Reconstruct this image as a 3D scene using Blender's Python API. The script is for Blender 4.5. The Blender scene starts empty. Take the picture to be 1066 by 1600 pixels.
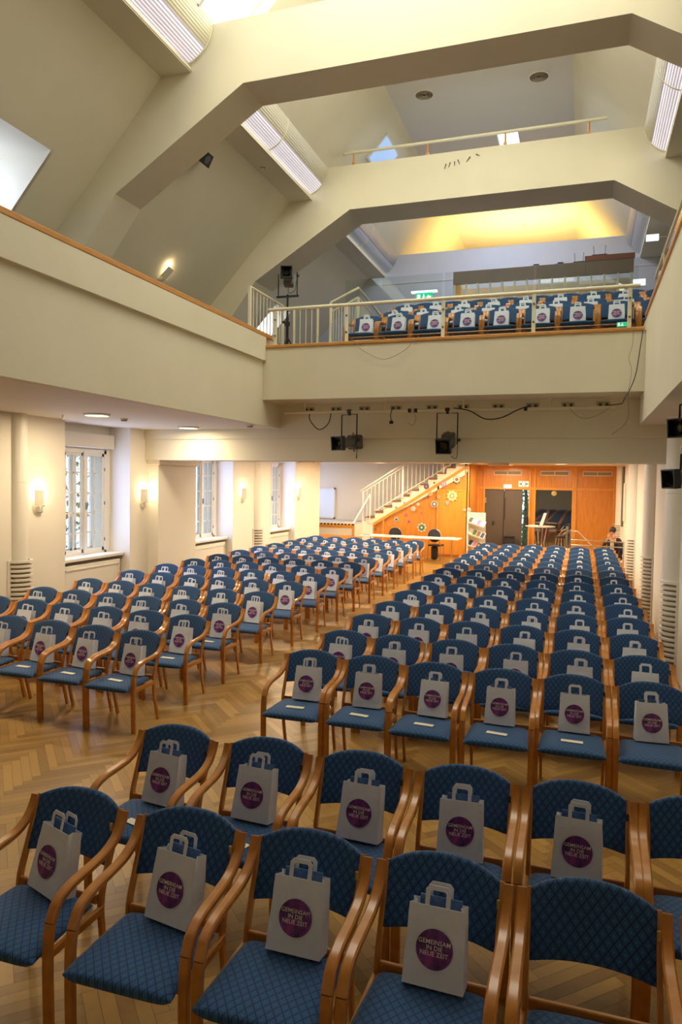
import bpy, math, random
from mathutils import Vector, Matrix
random.seed(7)
scene = bpy.context.scene
col = scene.collection
PI = math.pi

# ------------------------------------------------------------------ camera
YAW, PIT, ROL, CAMZ, FPX = .3244, .0427, -.016, 2.4164, 1117.6
F_ = Vector((-math.sin(YAW)*math.cos(PIT), math.cos(YAW)*math.cos(PIT), -math.sin(PIT)))
R_ = Vector((math.cos(YAW), math.sin(YAW), 0))
U_ = R_.cross(F_)
cr, sr = math.cos(ROL), math.sin(ROL)
Rc = R_*cr - U_*sr
Uc = R_*sr + U_*cr
cam = bpy.data.cameras.new('camera')
cam.sensor_fit = 'VERTICAL'; cam.sensor_height = 24; cam.lens = FPX/1600*24
cam.clip_start = .05; cam.clip_end = 200
co = bpy.data.objects.new('camera', cam); col.objects.link(co)
M = Matrix((Rc, Uc, -F_)).transposed().to_4x4(); M.translation = (0, 0, CAMZ)
co.matrix_world = M
scene.camera = co

# ------------------------------------------------------------------ view + world + lights
vs = scene.view_settings
vs.view_transform = 'Standard'; vs.look = 'None'; vs.gamma = 1; vs.exposure = 0.17
vs.use_curve_mapping = False
scene.cycles.use_denoising = True
scene.cycles.max_bounces = 9; scene.cycles.diffuse_bounces = 7; scene.cycles.glossy_bounces = 3
scene.cycles.transparent_max_bounces = 10
scene.cycles.sample_clamp_indirect = 4
scene.cycles.caustics_reflective = False; scene.cycles.caustics_refractive = False

w = bpy.data.worlds.new('sky'); scene.world = w; w.use_nodes = True
nt = w.node_tree; bgn = nt.nodes['Background']
tc = nt.nodes.new('ShaderNodeTexCoord'); sep = nt.nodes.new('ShaderNodeSeparateXYZ')
rmp = nt.nodes.new('ShaderNodeValToRGB')
rmp.color_ramp.elements[0].position = .45; rmp.color_ramp.elements[0].color = (.46, .66, .90, 1)
rmp.color_ramp.elements[1].position = .85; rmp.color_ramp.elements[1].color = (.97, .97, .95, 1)
mp = nt.nodes.new('ShaderNodeMapRange'); mp.inputs[1].default_value = -1; mp.inputs[2].default_value = 1
nt.links.new(tc.outputs['Generated'], sep.inputs[0]); nt.links.new(sep.outputs[2], mp.inputs[0])
nt.links.new(mp.outputs[0], rmp.inputs[0]); nt.links.new(rmp.outputs[0], bgn.inputs[0])
bgn.inputs[1].default_value = 3.4

def area(name, loc, size, power, color, rot=(0, 0, 0), shape='RECTANGLE', spread=180, portal=False):
    l = bpy.data.lights.new(name, 'AREA'); l.energy = power; l.color = color; l.shape = shape
    if shape in ('RECTANGLE', 'ELLIPSE'): l.size, l.size_y = size
    else: l.size = size
    l.spread = math.radians(spread)
    o = bpy.data.objects.new(name, l); o.location = loc; o.rotation_euler = rot; col.objects.link(o)
    if portal: l.cycles.is_portal = True
    return o
def point(name, loc, power, color, r=.05):
    l = bpy.data.lights.new(name, 'POINT'); l.energy = power; l.color = color; l.shadow_soft_size = r
    o = bpy.data.objects.new(name, l); o.location = loc; col.objects.link(o); return o
WARM = (1, .70, .38); WARM2 = (1, .78, .50); COOL = (.95, .97, 1.0)
# daylight coming in through the glazed ridge and the side windows
area('ridge_daylight', (-2.1, 9.0, 9.95), (3.2, 6.0), 215, (1, .94, .76))
for yy in (10.3, 14.4, 18.2):
    area('window_daylight', (-8.14, yy, 2.0), (1.7, 1.0), 20, (.45, .58, 1), (0, -PI/2, 0))
area('far_ridge_daylight', (-2.1, 16.9, 9.95), (2.0, 3.0), 130, (.66, .76, 1))
# lamps of the house
for px in (-6.1, -3.4, -.6):
    for py in (14.4, 17.0, 19.6, 22.0):
        area('back_hall_lamp_light', (px, py, 2.99), .34, 60, WARM2, shape='DISK')
area('back_hall_lamp_light', (-2.3, 23.6, 2.99), .34, 60, WARM2, shape='DISK')
for px, py in ((-6.58, 8.59), (-6.51, 10.96), (-6.65, 6.2)):  # the one nearest the stage is unseen, added to brighten beam and wall
    area('aisle_lamp_light', (px, py, 3.28), .30, 24 if py > 10 else 42, WARM2, shape='DISK')
SCON = (8.73, 11.42, 15.55, 19.16)
for yy in SCON:
    point('sconce_light', (-7.74+.07, yy, 2.20), 5.5, (1, .70, .38), .03)
for xx, sg in ((-5.16, 1), (.94, -1)):
    for ya, yb in ((5.6, 8.5), (10.5, 13.2)):
        area('cove_light', (xx, (ya+yb)/2, 8.32), (.25, yb-ya), 18, (1, .88, .55), (0, -sg*math.radians(50), 0))
area('gable_lamp_light', (-1.9, 21.4, 8.5), (3.0, 1.6), 115, (1, .68, .27), (PI-.1, 0, 0))
for yy in (7.65, 16.75):
    area('dormer_daylight', (-8.40, yy, 6.2), (.8, .6), 14, (.72, .80, 1), (0, -PI/2, 0))
area('booth_lamp_light', (-2.0, 18.0, 6.9), (2.4, .3), 30, (1, .82, .5))
area('alcove_fill', (-9.3, 23.2, 2.2), (1.4, 1.8), 12, (.58, .66, 1), (0, -PI/2, 0))  # cool fill added to lift the dim alcove wall

# ------------------------------------------------------------------ helpers
def new_mat(name):
    m = bpy.data.materials.new(name); m.use_nodes = True
    n = m.node_tree; return m, n, n.nodes['Principled BSDF']
def mat(name, c, rough=.6, metal=0, c2=None, scale=8, stretch=(1, 1, 1), bump=0, bscale=None, emit=None, es=0, detail=4, coat=0):
    m, n, b = new_mat(name)
    b.inputs['Base Color'].default_value = (*c, 1); b.inputs['Roughness'].default_value = rough
    b.inputs['Metallic'].default_value = metal
    if coat: b.inputs['Coat Weight'].default_value = coat; b.inputs['Coat Roughness'].default_value = .15
    t = n.nodes.new('ShaderNodeTexCoord'); mpg = n.nodes.new('ShaderNodeMapping')
    mpg.inputs['Scale'].default_value = stretch; n.links.new(t.outputs['Object'], mpg.inputs[0])
    no = n.nodes.new('ShaderNodeTexNoise'); no.inputs['Scale'].default_value = scale; no.inputs['Detail'].default_value = detail
    n.links.new(mpg.outputs[0], no.inputs['Vector'])
    if c2:
        r = n.nodes.new('ShaderNodeValToRGB')
        r.color_ramp.elements[0].position = .35; r.color_ramp.elements[1].position = .68
        r.color_ramp.elements[0].color = (*c, 1); r.color_ramp.elements[1].color = (*c2, 1)
        n.links.new(no.outputs[0], r.inputs[0]); n.links.new(r.outputs[0], b.inputs['Base Color'])
    if bump:
        bp = n.nodes.new('ShaderNodeBump'); bp.inputs['Strength'].default_value = bump; bp.inputs['Distance'].default_value = .01
        if bscale:
            no2 = n.nodes.new('ShaderNodeTexNoise'); no2.inputs['Scale'].default_value = bscale
            n.links.new(mpg.outputs[0], no2.inputs['Vector']); n.links.new(no2.outputs[0], bp.inputs['Height'])
        else: n.links.new(no.outputs[0], bp.inputs['Height'])
        n.links.new(bp.outputs[0], b.inputs['Normal'])
    if emit:
        b.inputs['Emission Color'].default_value = (*emit, 1); b.inputs['Emission Strength'].default_value = es
    return m
def glass_mat(name, tint=(.95, .98, 1), gloss=.07, rough=.02):
    m = bpy.data.materials.new(name); m.use_nodes = True; n = m.node_tree
    n.nodes.remove(n.nodes['Principled BSDF']); out = n.nodes['Material Output']
    a = n.nodes.new('ShaderNodeBsdfTransparent'); a.inputs[0].default_value = (*tint, 1)
    g = n.nodes.new('ShaderNodeBsdfGlossy'); g.inputs['Roughness'].default_value = rough
    fr = n.nodes.new('ShaderNodeLayerWeight'); fr.inputs[0].default_value = .15
    ad = n.nodes.new('ShaderNodeMath'); ad.operation = 'ADD'; ad.inputs[1].default_value = gloss-.03
    ad.use_clamp = True
    mx = n.nodes.new('ShaderNodeMixShader')
    n.links.new(fr.outputs[1], ad.inputs[0]); n.links.new(ad.outputs[0], mx.inputs[0])
    n.links.new(a.outputs[0], mx.inputs[1]); n.links.new(g.outputs[0], mx.inputs[2]); n.links.new(mx.outputs[0], out.inputs[0])
    return m

class MB:
    def __init__(s): s.v = []; s.f = []; s.m = []; s.mi = 0
    def add(s, vs_, fs_):
        o = len(s.v); s.v += [tuple(x) for x in vs_]
        for f in fs_: s.f.append(tuple(i+o for i in f)); s.m.append(s.mi)
        return s
    def box(s, x0, y0, z0, x1, y1, z1, T=None):
        x0, x1 = min(x0, x1), max(x0, x1); y0, y1 = min(y0, y1), max(y0, y1); z0, z1 = min(z0, z1), max(z0, z1)
        V = [Vector(p) for p in ((x0, y0, z0), (x1, y0, z0), (x1, y1, z0), (x0, y1, z0), (x0, y0, z1), (x1, y0, z1), (x1, y1, z1), (x0, y1, z1))]
        if T: V = [T @ p for p in V]
        return s.add(V, ((0, 3, 2, 1), (4, 5, 6, 7), (0, 1, 5, 4), (1, 2, 6, 5), (2, 3, 7, 6), (3, 0, 4, 7)))
    def rbox(s, x0, y0, z0, x1, y1, z1, r=.005, T=None):
        # box with chamfered edges
        cx, cy, cz = (x0+x1)/2, (y0+y1)/2, (z0+z1)/2; hx, hy, hz = abs(x1-x0)/2, abs(y1-y0)/2, abs(z1-z0)/2
        V = []; idx = {}
        for sx in (-1, 1):
            for sy in (-1, 1):
                for sz in (-1, 1):
                    for a in range(3):
                        d = [hx-r, hy-r, hz-r]; d[a] += r
                        idx[(sx, sy, sz, a)] = len(V); V.append(Vector((cx+sx*d[0], cy+sy*d[1], cz+sz*d[2])))
        Fc = []
        S = (-1, 1)
        for sg in S:
            Fc.append([idx[(sg, a, b, 0)] for a, b in ((-1, -1), (1, -1), (1, 1), (-1, 1))][::sg])
            Fc.append([idx[(a, sg, b, 1)] for a, b in ((-1, -1), (-1, 1), (1, 1), (1, -1))][::sg])
            Fc.append([idx[(a, b, sg, 2)] for a, b in ((-1, -1), (1, -1), (1, 1), (-1, 1))][::sg])
        for a in S:
            for b in S:
                Fc.append([idx[(a, b, -1, 0)], idx[(a, b, -1, 1)], idx[(a, b, 1, 1)], idx[(a, b, 1, 0)]][::a*b])
                Fc.append([idx[(a, -1, b, 0)], idx[(a, 1, b, 0)], idx[(a, 1, b, 2)], idx[(a, -1, b, 2)]][::a*b])
                Fc.append([idx[(-1, a, b, 1)], idx[(-1, a, b, 2)], idx[(1, a, b, 2)], idx[(1, a, b, 1)]][::a*b])
                for c in S:
                    Fc.append([idx[(a, b, c, 0)], idx[(a, b, c, 1)], idx[(a, b, c, 2)]][::a*b*c])
        if T: V = [T @ p for p in V]
        return s.add(V, Fc)
    def prism(s, poly, axis, a, b):
        n = len(poly)
        def P(p, t):
            return (t, p[0], p[1]) if axis == 'x' else (p[0], t, p[1]) if axis == 'y' else (p[0], p[1], t)
        V = [P(p, a) for p in poly]+[P(p, b) for p in poly]
        Fc = [tuple(range(n))[::-1], tuple(range(n, 2*n))]+[(i, (i+1) % n, n+(i+1) % n, n+i) for i in range(n)]
        return s.add(V, Fc)
    def tube(s, pts, r, n=10, cap=True):
        pts = [Vector(p) for p in pts]; rs = r if isinstance(r, (list, tuple)) else [r]*len(pts)
        V = []; up = None
        for i, p in enumerate(pts):
            t = (pts[min(i+1, len(pts)-1)]-pts[max(i-1, 0)]).normalized()
            if up is None: up = Vector((0, 0, 1)) if abs(t.z) < .9 else Vector((1, 0, 0))
            a = t.cross(up).normalized(); b_ = a.cross(t).normalized(); up = b_
            for k in range(n):
                q = 2*PI*k/n; V.append(p+(a*math.cos(q)+b_*math.sin(q))*rs[i])
        Fc = []
        for i in range(len(pts)-1):
            for k in range(n):
                Fc.append((i*n+k, i*n+(k+1) % n, (i+1)*n+(k+1) % n, (i+1)*n+k))
        if cap: Fc.append(tuple(range(n))[::-1]); Fc.append(tuple(range((len(pts)-1)*n, len(pts)*n)))
        return s.add(V, Fc)
    def lathe(s, prof, c=(0, 0, 0), n=24, T=None, a0=0, a1=2*PI):
        full = abs(a1-a0-2*PI) < 1e-6; m = n if full else n+1; V = []
        for r, z in prof:
            for k in range(m):
                q = a0+(a1-a0)*k/n; p = Vector((c[0]+r*math.cos(q), c[1]+r*math.sin(q), c[2]+z)); V.append(T @ p if T else p)
        Fc = []
        for i in range(len(prof)-1):
            for k in range(n):
                k2 = (k+1) % m; Fc.append((i*m+k, i*m+k2, (i+1)*m+k2, (i+1)*m+k))
        return s.add(V, Fc)
    def disc(s, c, r, axis='z', n=24, th=.005):
        T = Matrix.Translation(c) @ {'z': Matrix(), 'y': Matrix.Rotation(PI/2, 4, 'X'), 'x': Matrix.Rotation(PI/2, 4, 'Y')}[axis]
        return s.lathe([(0.0001, 0), (r, 0), (r, th), (.0001, th)], n=n, T=T)
    def grid(s, fn, nu, nv, closeu=False):
        V = [fn(i/(nu if closeu else nu), j/nv) for j in range(nv+1) for i in range(nu if closeu else nu+1)]
        m = nu if closeu else nu+1
        Fc = [(j*m+i, j*m+(i+1) % m, (j+1)*m+(i+1) % m, (j+1)*m+i) for j in range(nv) for i in range(nu)]
        return s.add(V, Fc)
    def mesh(s, name, mats, smooth=False):
        me = bpy.data.meshes.new(name); me.from_pydata([tuple(v) for v in s.v], [], s.f); me.update()
        for m in (mats if isinstance(mats, (list, tuple)) else [mats]): me.materials.append(m)
        if any(s.m): me.polygons.foreach_set('material_index', s.m)
        if smooth:
            me.polygons.foreach_set('use_smooth', [True]*len(me.polygons))
            me.set_sharp_from_angle(angle=math.radians(smooth if smooth is not True else 40))
        return me
    def build(s, name, mats, parent=None, smooth=False, loc=None, rot=None):
        o = bpy.data.objects.new(name, s.mesh(name, mats, smooth)); col.objects.link(o)
        if parent: o.parent = parent
        if loc: o.location = loc
        if rot: o.rotation_euler = rot
        return o
def tag(o, label=None, cat=None, group=None, kind=None):
    if label: o['label'] = label
    if cat: o['category'] = cat
    if group: o['group'] = group
    if kind: o['kind'] = kind
    return o
def st(o, label=None): o['kind'] = 'structure'; return o
def empty(name, loc=(0, 0, 0), rz=0, label=None, cat=None, group=None):
    o = bpy.data.objects.new(name, None); o.empty_display_size = .1; col.objects.link(o)
    o.location = loc; o.rotation_euler = (0, 0, rz)
    return tag(o, label, cat, group)
def copy_tree(o, parent=None):
    c = o.copy(); col.objects.link(c)
    if parent: c.parent = parent
    for ch in KIDS.get(o.name, []) if KIDS else o.children: copy_tree(ch, c)
    return c
KIDS = {}
def freeze(root):
    KIDS[root.name] = list(root.children)
    for c in root.children: freeze(c)
def catmull(pts, k=4):
    P = [Vector(p) for p in pts]; out = []
    for i in range(len(P)-1):
        p0, p1, p2, p3 = P[max(i-1, 0)], P[i], P[i+1], P[min(i+2, len(P)-1)]
        for j in range(k):
            t = j/k
            out.append(.5*((2*p1)+(p2-p0)*t+(2*p0-5*p1+4*p2-p3)*t*t+(3*p1-p0-3*p2+p3)*t**3))
    out.append(P[-1]); return out
def strap(mb, path, x, wd, th, ch=.004):
    """rectangular bar swept along a (y,z) path at x"""
    pr = [(-wd/2, -th/2+ch), (-wd/2+ch, -th/2), (wd/2-ch, -th/2), (wd/2, -th/2+ch), (wd/2, th/2-ch), (wd/2-ch, th/2), (-wd/2+ch, th/2), (-wd/2, th/2-ch)]
    n = 8; V = []
    for i, p in enumerate(path):
        t = (path[min(i+1, len(path)-1)]-path[max(i-1, 0)]).normalized(); nn = Vector((-t[1], t[0]))
        for a, b in pr: V.append((x+a, p[0]+nn[0]*b, p[1]+nn[1]*b))
    Fc = [(i*n+k, i*n+(k+1) % n, (i+1)*n+(k+1) % n, (i+1)*n+k) for i in range(len(path)-1) for k in range(n)]
    Fc += [tuple(range(n))[::-1], tuple(range((len(path)-1)*n, len(path)*n))]
    return mb.add(V, Fc)
ORD = ['zeroth', 'first', 'second', 'third', 'fourth', 'fifth', 'sixth', 'seventh', 'eighth', 'ninth', 'tenth', 'eleventh', 'twelfth', 'thirteenth', 'fourteenth']

# ------------------------------------------------------------------ materials
PAINT = mat('cream_wall_paint', (.76, .72, .56), .85, c2=(.79, .75, .59), scale=1.5, bump=.05, bscale=120)
PAINTW = mat('white_wall_paint', (.80, .77, .68), .85, c2=(.82, .79, .70), scale=1.5, bump=.05, bscale=120)
BLUEP = mat('pale_gallery_paint', (.66, .68, .74), .85, c2=(.69, .71, .76), scale=2)
TRIMW = mat('white_gloss_paint', (.80, .78, .70), .35)
RAILM = mat('cream_metal_paint', (.80, .78, .60), .3)
WOOD = mat('orange_beech_panel', (.52, .185, .020), .35, c2=(.62, .25, .036), scale=3, stretch=(6, 6, .7), coat=.2)
WOODD = mat('orange_beech_trim', (.62, .25, .035), .4, c2=(.68, .31, .055), scale=4, stretch=(1, 1, 6))
RIM = mat('oak_parapet_rim', (.54, .24, .055), .4, c2=(.62, .31, .08), scale=5, stretch=(1, 1, 8), coat=.2)
CHW = mat('chair_beech', (.45, .165, .028), .3, c2=(.55, .235, .045), scale=14, stretch=(1, 1, 1), coat=.35)
STEEL = mat('brushed_steel', (.62, .60, .56), .25, 1)
BLACK = mat('black_metal', (.018, .018, .02), .45)
DGREY = mat('dark_grey_metal', (.10, .105, .09), .4)
BRASS = mat('brass_plate', (.65, .48, .16), .3, 1)
PAPER = mat('white_paper', (.76, .82, .93), .7, c2=(.72, .78, .90), scale=18, bump=.25, bscale=26)
SLIP = mat('cream_paper_slip', (.80, .76, .58), .7)
BROCH = mat('blue_brochure_print', (.02, .06, .25), .3, c2=(.10, .22, .45), scale=22)
LETT = mat('pale_lettering', (.85, .72, .78), .6)
REDP = mat('red_plastic', (.5, .03, .03), .4)
DARKIN = mat('dark_opening', (.03, .03, .03), .8)
GLASS = glass_mat('clear_glass'); RGLASS = glass_mat('railing_glass', (.93, .96, .95), .05)
CABLEW = mat('grey_cable', (.32, .28, .22), .6); CABLEB = mat('black_cable', (.02, .02, .02), .5)
LEATH = mat('black_seat_padding', (.015, .014, .016), .5)

def fabric(name, axes, base, line, dotc):
    m, n, b = new_mat(name); L = n.links; N = n.nodes
    b.inputs['Roughness'].default_value = .85; b.inputs['Sheen Weight'].default_value = .3; b.inputs['Sheen Tint'].default_value = (.7, .85, 1, 1)
    t = N.new('ShaderNodeTexCoord'); s = N.new('ShaderNodeSeparateXYZ'); L.new(t.outputs['Object'], s.inputs[0])
    def mth(op, a, b_=None, v=None):
        q = N.new('ShaderNodeMath'); q.operation = op
        L.new(a, q.inputs[0])
        if b_ is not None: L.new(b_, q.inputs[1])
        elif v is not None: q.inputs[1].default_value = v
        return q.outputs[0]
    u = mth('MULTIPLY', s.outputs[axes[0]], v=1/.040); v_ = mth('MULTIPLY', s.outputs[axes[1]], v=1/.050)
    a = mth('ADD', u, v_); c = mth('SUBTRACT', u, v_)
    def tri(x): return mth('ABSOLUTE', mth('SUBTRACT', mth('FRACT', x), v=.5))
    ta, tb = tri(a), tri(c)
    ln = mth('MINIMUM', ta, tb)      # 0 on the lines
    rp = N.new('ShaderNodeValToRGB'); rp.color_ramp.elements[0].position = .025; rp.color_ramp.elements[0].color = (*line, 1)
    rp.color_ramp.elements[1].position = .10; rp.color_ramp.elements[1].color = (*base, 1)
    L.new(ln, rp.inputs[0])
    dt = mth('MINIMUM', ta, tb); dm = mth('GREATER_THAN', dt, v=.40)
    mx = N.new('ShaderNodeMix'); mx.data_type = 'RGBA'; L.new(dm, mx.inputs['Factor']); L.new(rp.outputs[0], mx.inputs['A'])
    mx.inputs['B'].default_value = (*dotc, 1)
    L.new(mx.outputs['Result'], b.inputs['Base Color'])
    no = N.new('ShaderNodeTexNoise'); no.inputs['Scale'].default_value = 500; L.new(t.outputs['Object'], no.inputs['Vector'])
    bp = N.new('ShaderNodeBump'); bp.inputs['Strength'].default_value = .3; bp.inputs['Distance'].default_value = .002
    L.new(no.outputs[0], bp.inputs['Height']); L.new(bp.outputs[0], b.inputs['Normal'])
    return m
FSEAT = fabric('blue_diamond_seat_fabric', (0, 1), (.016, .086, .235), (.002, .013, .062), (.030, .12, .28))
FBACK = fabric('blue_diamond_back_fabric', (0, 2), (.014, .074, .210), (.002, .011, .055), (.045, .15, .30))

def galaxy():
    m, n, b = new_mat('purple_galaxy_print'); L = n.links; N = n.nodes
    b.inputs['Roughness'].default_value = .45
    t = N.new('ShaderNodeTexCoord'); no = N.new('ShaderNodeTexNoise'); no.inputs['Scale'].default_value = 16; no.inputs['Detail'].default_value = 6
    L.new(t.outputs['Object'], no.inputs['Vector'])
    r = N.new('ShaderNodeValToRGB'); e = r.color_ramp.elements
    e[0].position = .36; e[0].color = (.022, .008, .055, 1); e[1].position = .72; e[1].color = (.42, .07, .32, 1)
    x = e.new(.52); x.color = (.13, .025, .20, 1)
    L.new(no.outputs[0], r.inputs[0])
    vo = N.new('ShaderNodeTexVoronoi'); vo.inputs['Scale'].default_value = 90; L.new(t.outputs['Object'], vo.inputs['Vector'])
    lt = N.new('ShaderNodeMath'); lt.operation = 'LESS_THAN'; lt.inputs[1].default_value = .10; L.new(vo.outputs['Distance'], lt.inputs[0])
    mx = N.new('ShaderNodeMix'); mx.data_type = 'RGBA'; L.new(lt.outputs[0], mx.inputs['Factor']); L.new(r.outputs[0], mx.inputs['A'])
    mx.inputs['B'].default_value = (.5, .35, .5, 1); L.new(mx.outputs['Result'], b.inputs['Base Color']); return m
GALAXY = galaxy()

# ------------------------------------------------------------------ floor (herringbone parquet)
def parquet():
    mb = MB(); W, n = .070, 8; c45 = math.sqrt(.5); cols = []
    def T(a, b): return ((a-b)*c45*W-2.5, (a+b)*c45*W+8, 0)
    rng = random.Random(3); g = .014
    for i in range(-190, 240):
        for j in range(-30, 31):
            a, b = i+n*j, i-n*j
            for k in (0, 1):
                r = (a+g, b+g, a+n-g, b+1-g) if k == 0 else (a-1+g, b+g, a-g, b+n-g)
                cx, cy, _ = T((r[0]+r[2])/2, (r[1]+r[3])/2)
                if not (-8.0 < cx < 1.4 and -2.4 < cy < 25.0): continue
                mb.add([T(r[0], r[1]), T(r[2], r[1]), T(r[2], r[3]), T(r[0], r[3])], ((0, 1, 2, 3),))
                cols.append(rng.random()*.75+k*.12)
    m, n_, b = new_mat('herringbone_oak_parquet'); L = n_.links; N = n_.nodes
    at = N.new('ShaderNodeAttribute'); at.attribute_name = 'tone'
    t = N.new('ShaderNodeTexCoord'); no = N.new('ShaderNodeTexNoise'); no.inputs['Scale'].default_value = 30; L.new(t.outputs['Object'], no.inputs['Vector'])
    ad = N.new('ShaderNodeMath'); ad.operation = 'MULTIPLY_ADD'; ad.inputs[1].default_value = .25; L.new(no.outputs[0], ad.inputs[0]); L.new(at.outputs['Fac'], ad.inputs[2])
    r = N.new('ShaderNodeValToRGB'); r.color_ramp.elements[0].color = (.20, .100, .022, 1); r.color_ramp.elements[1].color = (.45, .255, .062, 1)
    r.color_ramp.elements[1].position = 1.1; L.new(ad.outputs[0], r.inputs[0]); L.new(r.outputs[0], b.inputs['Base Color'])
    b.inputs['Roughness'].default_value = .33
    b.inputs['Specular IOR Level'].default_value = .35
    o = mb.build('floor', m); me = o.data
    a = me.attributes.new('tone', 'FLOAT', 'FACE'); a.data.foreach_set('value', cols)
    st(o)
    st(MB().box(-9.6, -3, -.3, 1.6, 25.2, -.0015).build('floor', mat('parquet_joint', (.13, .06, .02), .7)))
parquet()

# ------------------------------------------------------------------ room shell
def zroof(z): return -5.88-(8.23-z)*.92            # left roof plane X at height z
XC = -2.11
def mir(x): return 2*XC-x
SOF = 3.32; WL = -7.74; WR = 1.20  # side walls, gallery fronts, roof and beams: coordinates scaled up about the camera
# left wall with three deep window recesses
mb = MB()
recess = [(9.32, 11.03), (13.30, 15.06), (17.20, 18.88)]
WOUT = -8.5
ys = -2.5
for a, b in recess:
    mb.box(WOUT, ys, 0, WL, a, SOF); ys = b
mb.box(WOUT, ys, 0, WL, 20.9, SOF)
st(mb.build('wall_left', PAINTW))
winspan = [(b-1.27, b-.10) for a, b in recess]
for i, ((a, b), (wa, wb)) in enumerate(zip(recess, winspan)):
    m2 = MB(); m2.box(WOUT, a, 0, -8.17, b, 1.06); m2.box(WOUT, a, 2.90, -8.17, b, SOF)
    m2.box(WOUT, a, 1.06, -8.17, wa, 2.90); m2.box(WOUT, wb, 1.06, -8.17, b, 2.90)
    st(m2.build('wall_left', PAINTW))
    m3 = MB(); m3.rbox(-8.2, a+.02, 1.02, -7.86, b-.005, 1.075, .008)
    st(m3.build('trim_%d' % (i+1), TRIMW))
    # blind box above the window
    m4 = MB(); m4.rbox(-8.16, a+.3, 2.93, -8.05, b-.02, 3.18, .01)
    s_ = m4.build('roller_blind', PAINTW)
    tag(s_, 'cream rolled-up blind box above the %s window from the stage' % ORD[i+1], 'blind', 'blind boxes over the hall windows')
    # radiator cover under the sill
    rc = empty('radiator_cover', (-7.95, (a+b)/2, 0), 0, 'flat cream radiator cover below the %s window from the stage' % ORD[i+1], 'radiator cover', 'radiator covers')
    y0 = a-(a+b)/2+.12; y1 = -y0+.05
    MB().rbox(-.21, y0, .02, .06, y1, .96, .008).build('panel', TRIMW, rc)
    MB().box(.06, y0+.05, .88, .075, y1-.05, .90).box(.06, y0+.05, .08, .075, y1-.05, .10).box(.06, y0+.05, .08, .075, y0+.07, .90).box(.06, y1-.07, .08, .075, y1-.05, .90).build('frame', WOODD if False else TRIMW, rc)
# ------- window casements
WF = mat('white_window_paint', (.80, .79, .75), .4)
def casement(mb, x, ya, yb, za, zb, fw=.05, th=.04, nx=2, nz=5, mw=.022):
    mb.box(x, ya, za, x+th, ya+fw, zb); mb.box(x, yb-fw, za, x+th, yb, zb)
    mb.box(x, ya, za, x+th, yb, za+fw*1.2); mb.box(x, ya, zb-fw, x+th, yb, zb)
    for k in range(1, nx): y = ya+(yb-ya)*k/nx; mb.box(x+.008, y-mw/2, za+fw, x+th-.008, y+mw/2, zb-fw)
    for k in range(1, nz): z = za+(zb-za)*k/nz; mb.box(x+.008, ya+fw, z-mw/2, x+th-.008, yb-fw, z+mw/2)
for i, (wa, wb) in enumerate(winspan):
    r = st(empty('window_%d' % (i+1), (-8.2, wa, 1.06)))
    H = 1.84; Wd = wb-wa; mid = Wd/2
    f = MB(); f.box(-.06, 0, 0, .03, .06, H); f.box(-.06, Wd-.06, 0, .03, Wd, H); f.box(-.06, 0, 0, .03, Wd, .05); f.box(-.06, 0, H-.06, .03, Wd, H)
    f.rbox(-.02, mid-.045, .03, .05, mid+.045, H-.03, .006); f.build('window_frame', WF, r)
    for ya, yb in ((.06, mid-.03), (mid+.03, Wd-.06)):
        c = MB(); casement(c, -.02, ya, yb, .05, H-.06); s = c.build('sash', WF, r)
        MB().box(-.002, ya+.04, .1, .001, yb-.04, H-.1).build('pane', GLASS, s)
        c = MB(); casement(c, -.26, ya, yb, .05, H-.06, nz=1); s = c.build('sash', WF, r)
    h = MB(); h.rbox(.05, mid-.012, .80, .075, mid+.012, .92, .004); h.build('handle', DGREY, r)
    for z in (.25, .9, 1.5): MB().tube([(.03, Wd-.05, z-.03), (.03, Wd-.05, z+.03)], .01, 8).build('hinge', DGREY, r)
# wall end, alcove at the far left
mb = MB(); mb.box(-9.4, 20.75, 0, WOUT-.001, 20.9, 3.1); st(mb.build('wall_alcove', PAINTW))
st(MB().box(-9.6, 20.7, 0, -9.4, 25.2, 4.4).build('wall_left', PAINTW))
st(MB().box(-9.5, 24.35, 0, -3.5, 24.55, 4.4).build('wall_stair', PAINTW))
# right wall
st(MB().box(WR, -2.5, 0, WR+.3, 25.2, SOF).build('wall_right', PAINTW))
st(MB().box(-9.6, -2.7, 0, 1.6, -2.5, SOF+1).build('wall_front', PAINT))
# back wall (wood panelled) with door opening
YB = 25.0; DX0, DX1, DZ = -3.18, -1.68, 2.24; GX0, GX1 = -1.50, -.27
mb = MB()
mb.box(-3.75, YB, 0, DX0, YB+.12, 3.05); mb.box(DX0, YB, DZ, GX1, YB+.12, 3.05); mb.box(DX1, YB, 0, GX0, YB+.12, DZ)
mb.box(GX0, YB, 0, GX1, YB+.12, .12); mb.box(GX1, YB, 0, WR+.1, YB+.12, 3.05)
st(mb.build('wall_back', WOOD))
mb = MB()
for x in (-3.42, -3.20, -1.67, -1.51, -.27, -.20, 1.0):
    mb.rbox(x-.035, YB-.035, 0, x+.035, YB+.01, 3.04, .005)
for z in (DZ+.04, 3.0): mb.rbox(-3.45, YB-.03, z-.045, WR, YB+.01, z+.045, .005)
mb.rbox(GX0, YB-.02, .1, GX1, YB+.02, .18, .004)
st(mb.build('trim_4', WOODD))
# return wall and under-stair panelling
YS = 23.0
st(MB().box(-3.50, YS, 0, -3.42, YB, 3.05).build('wall_return', WOOD))
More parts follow.
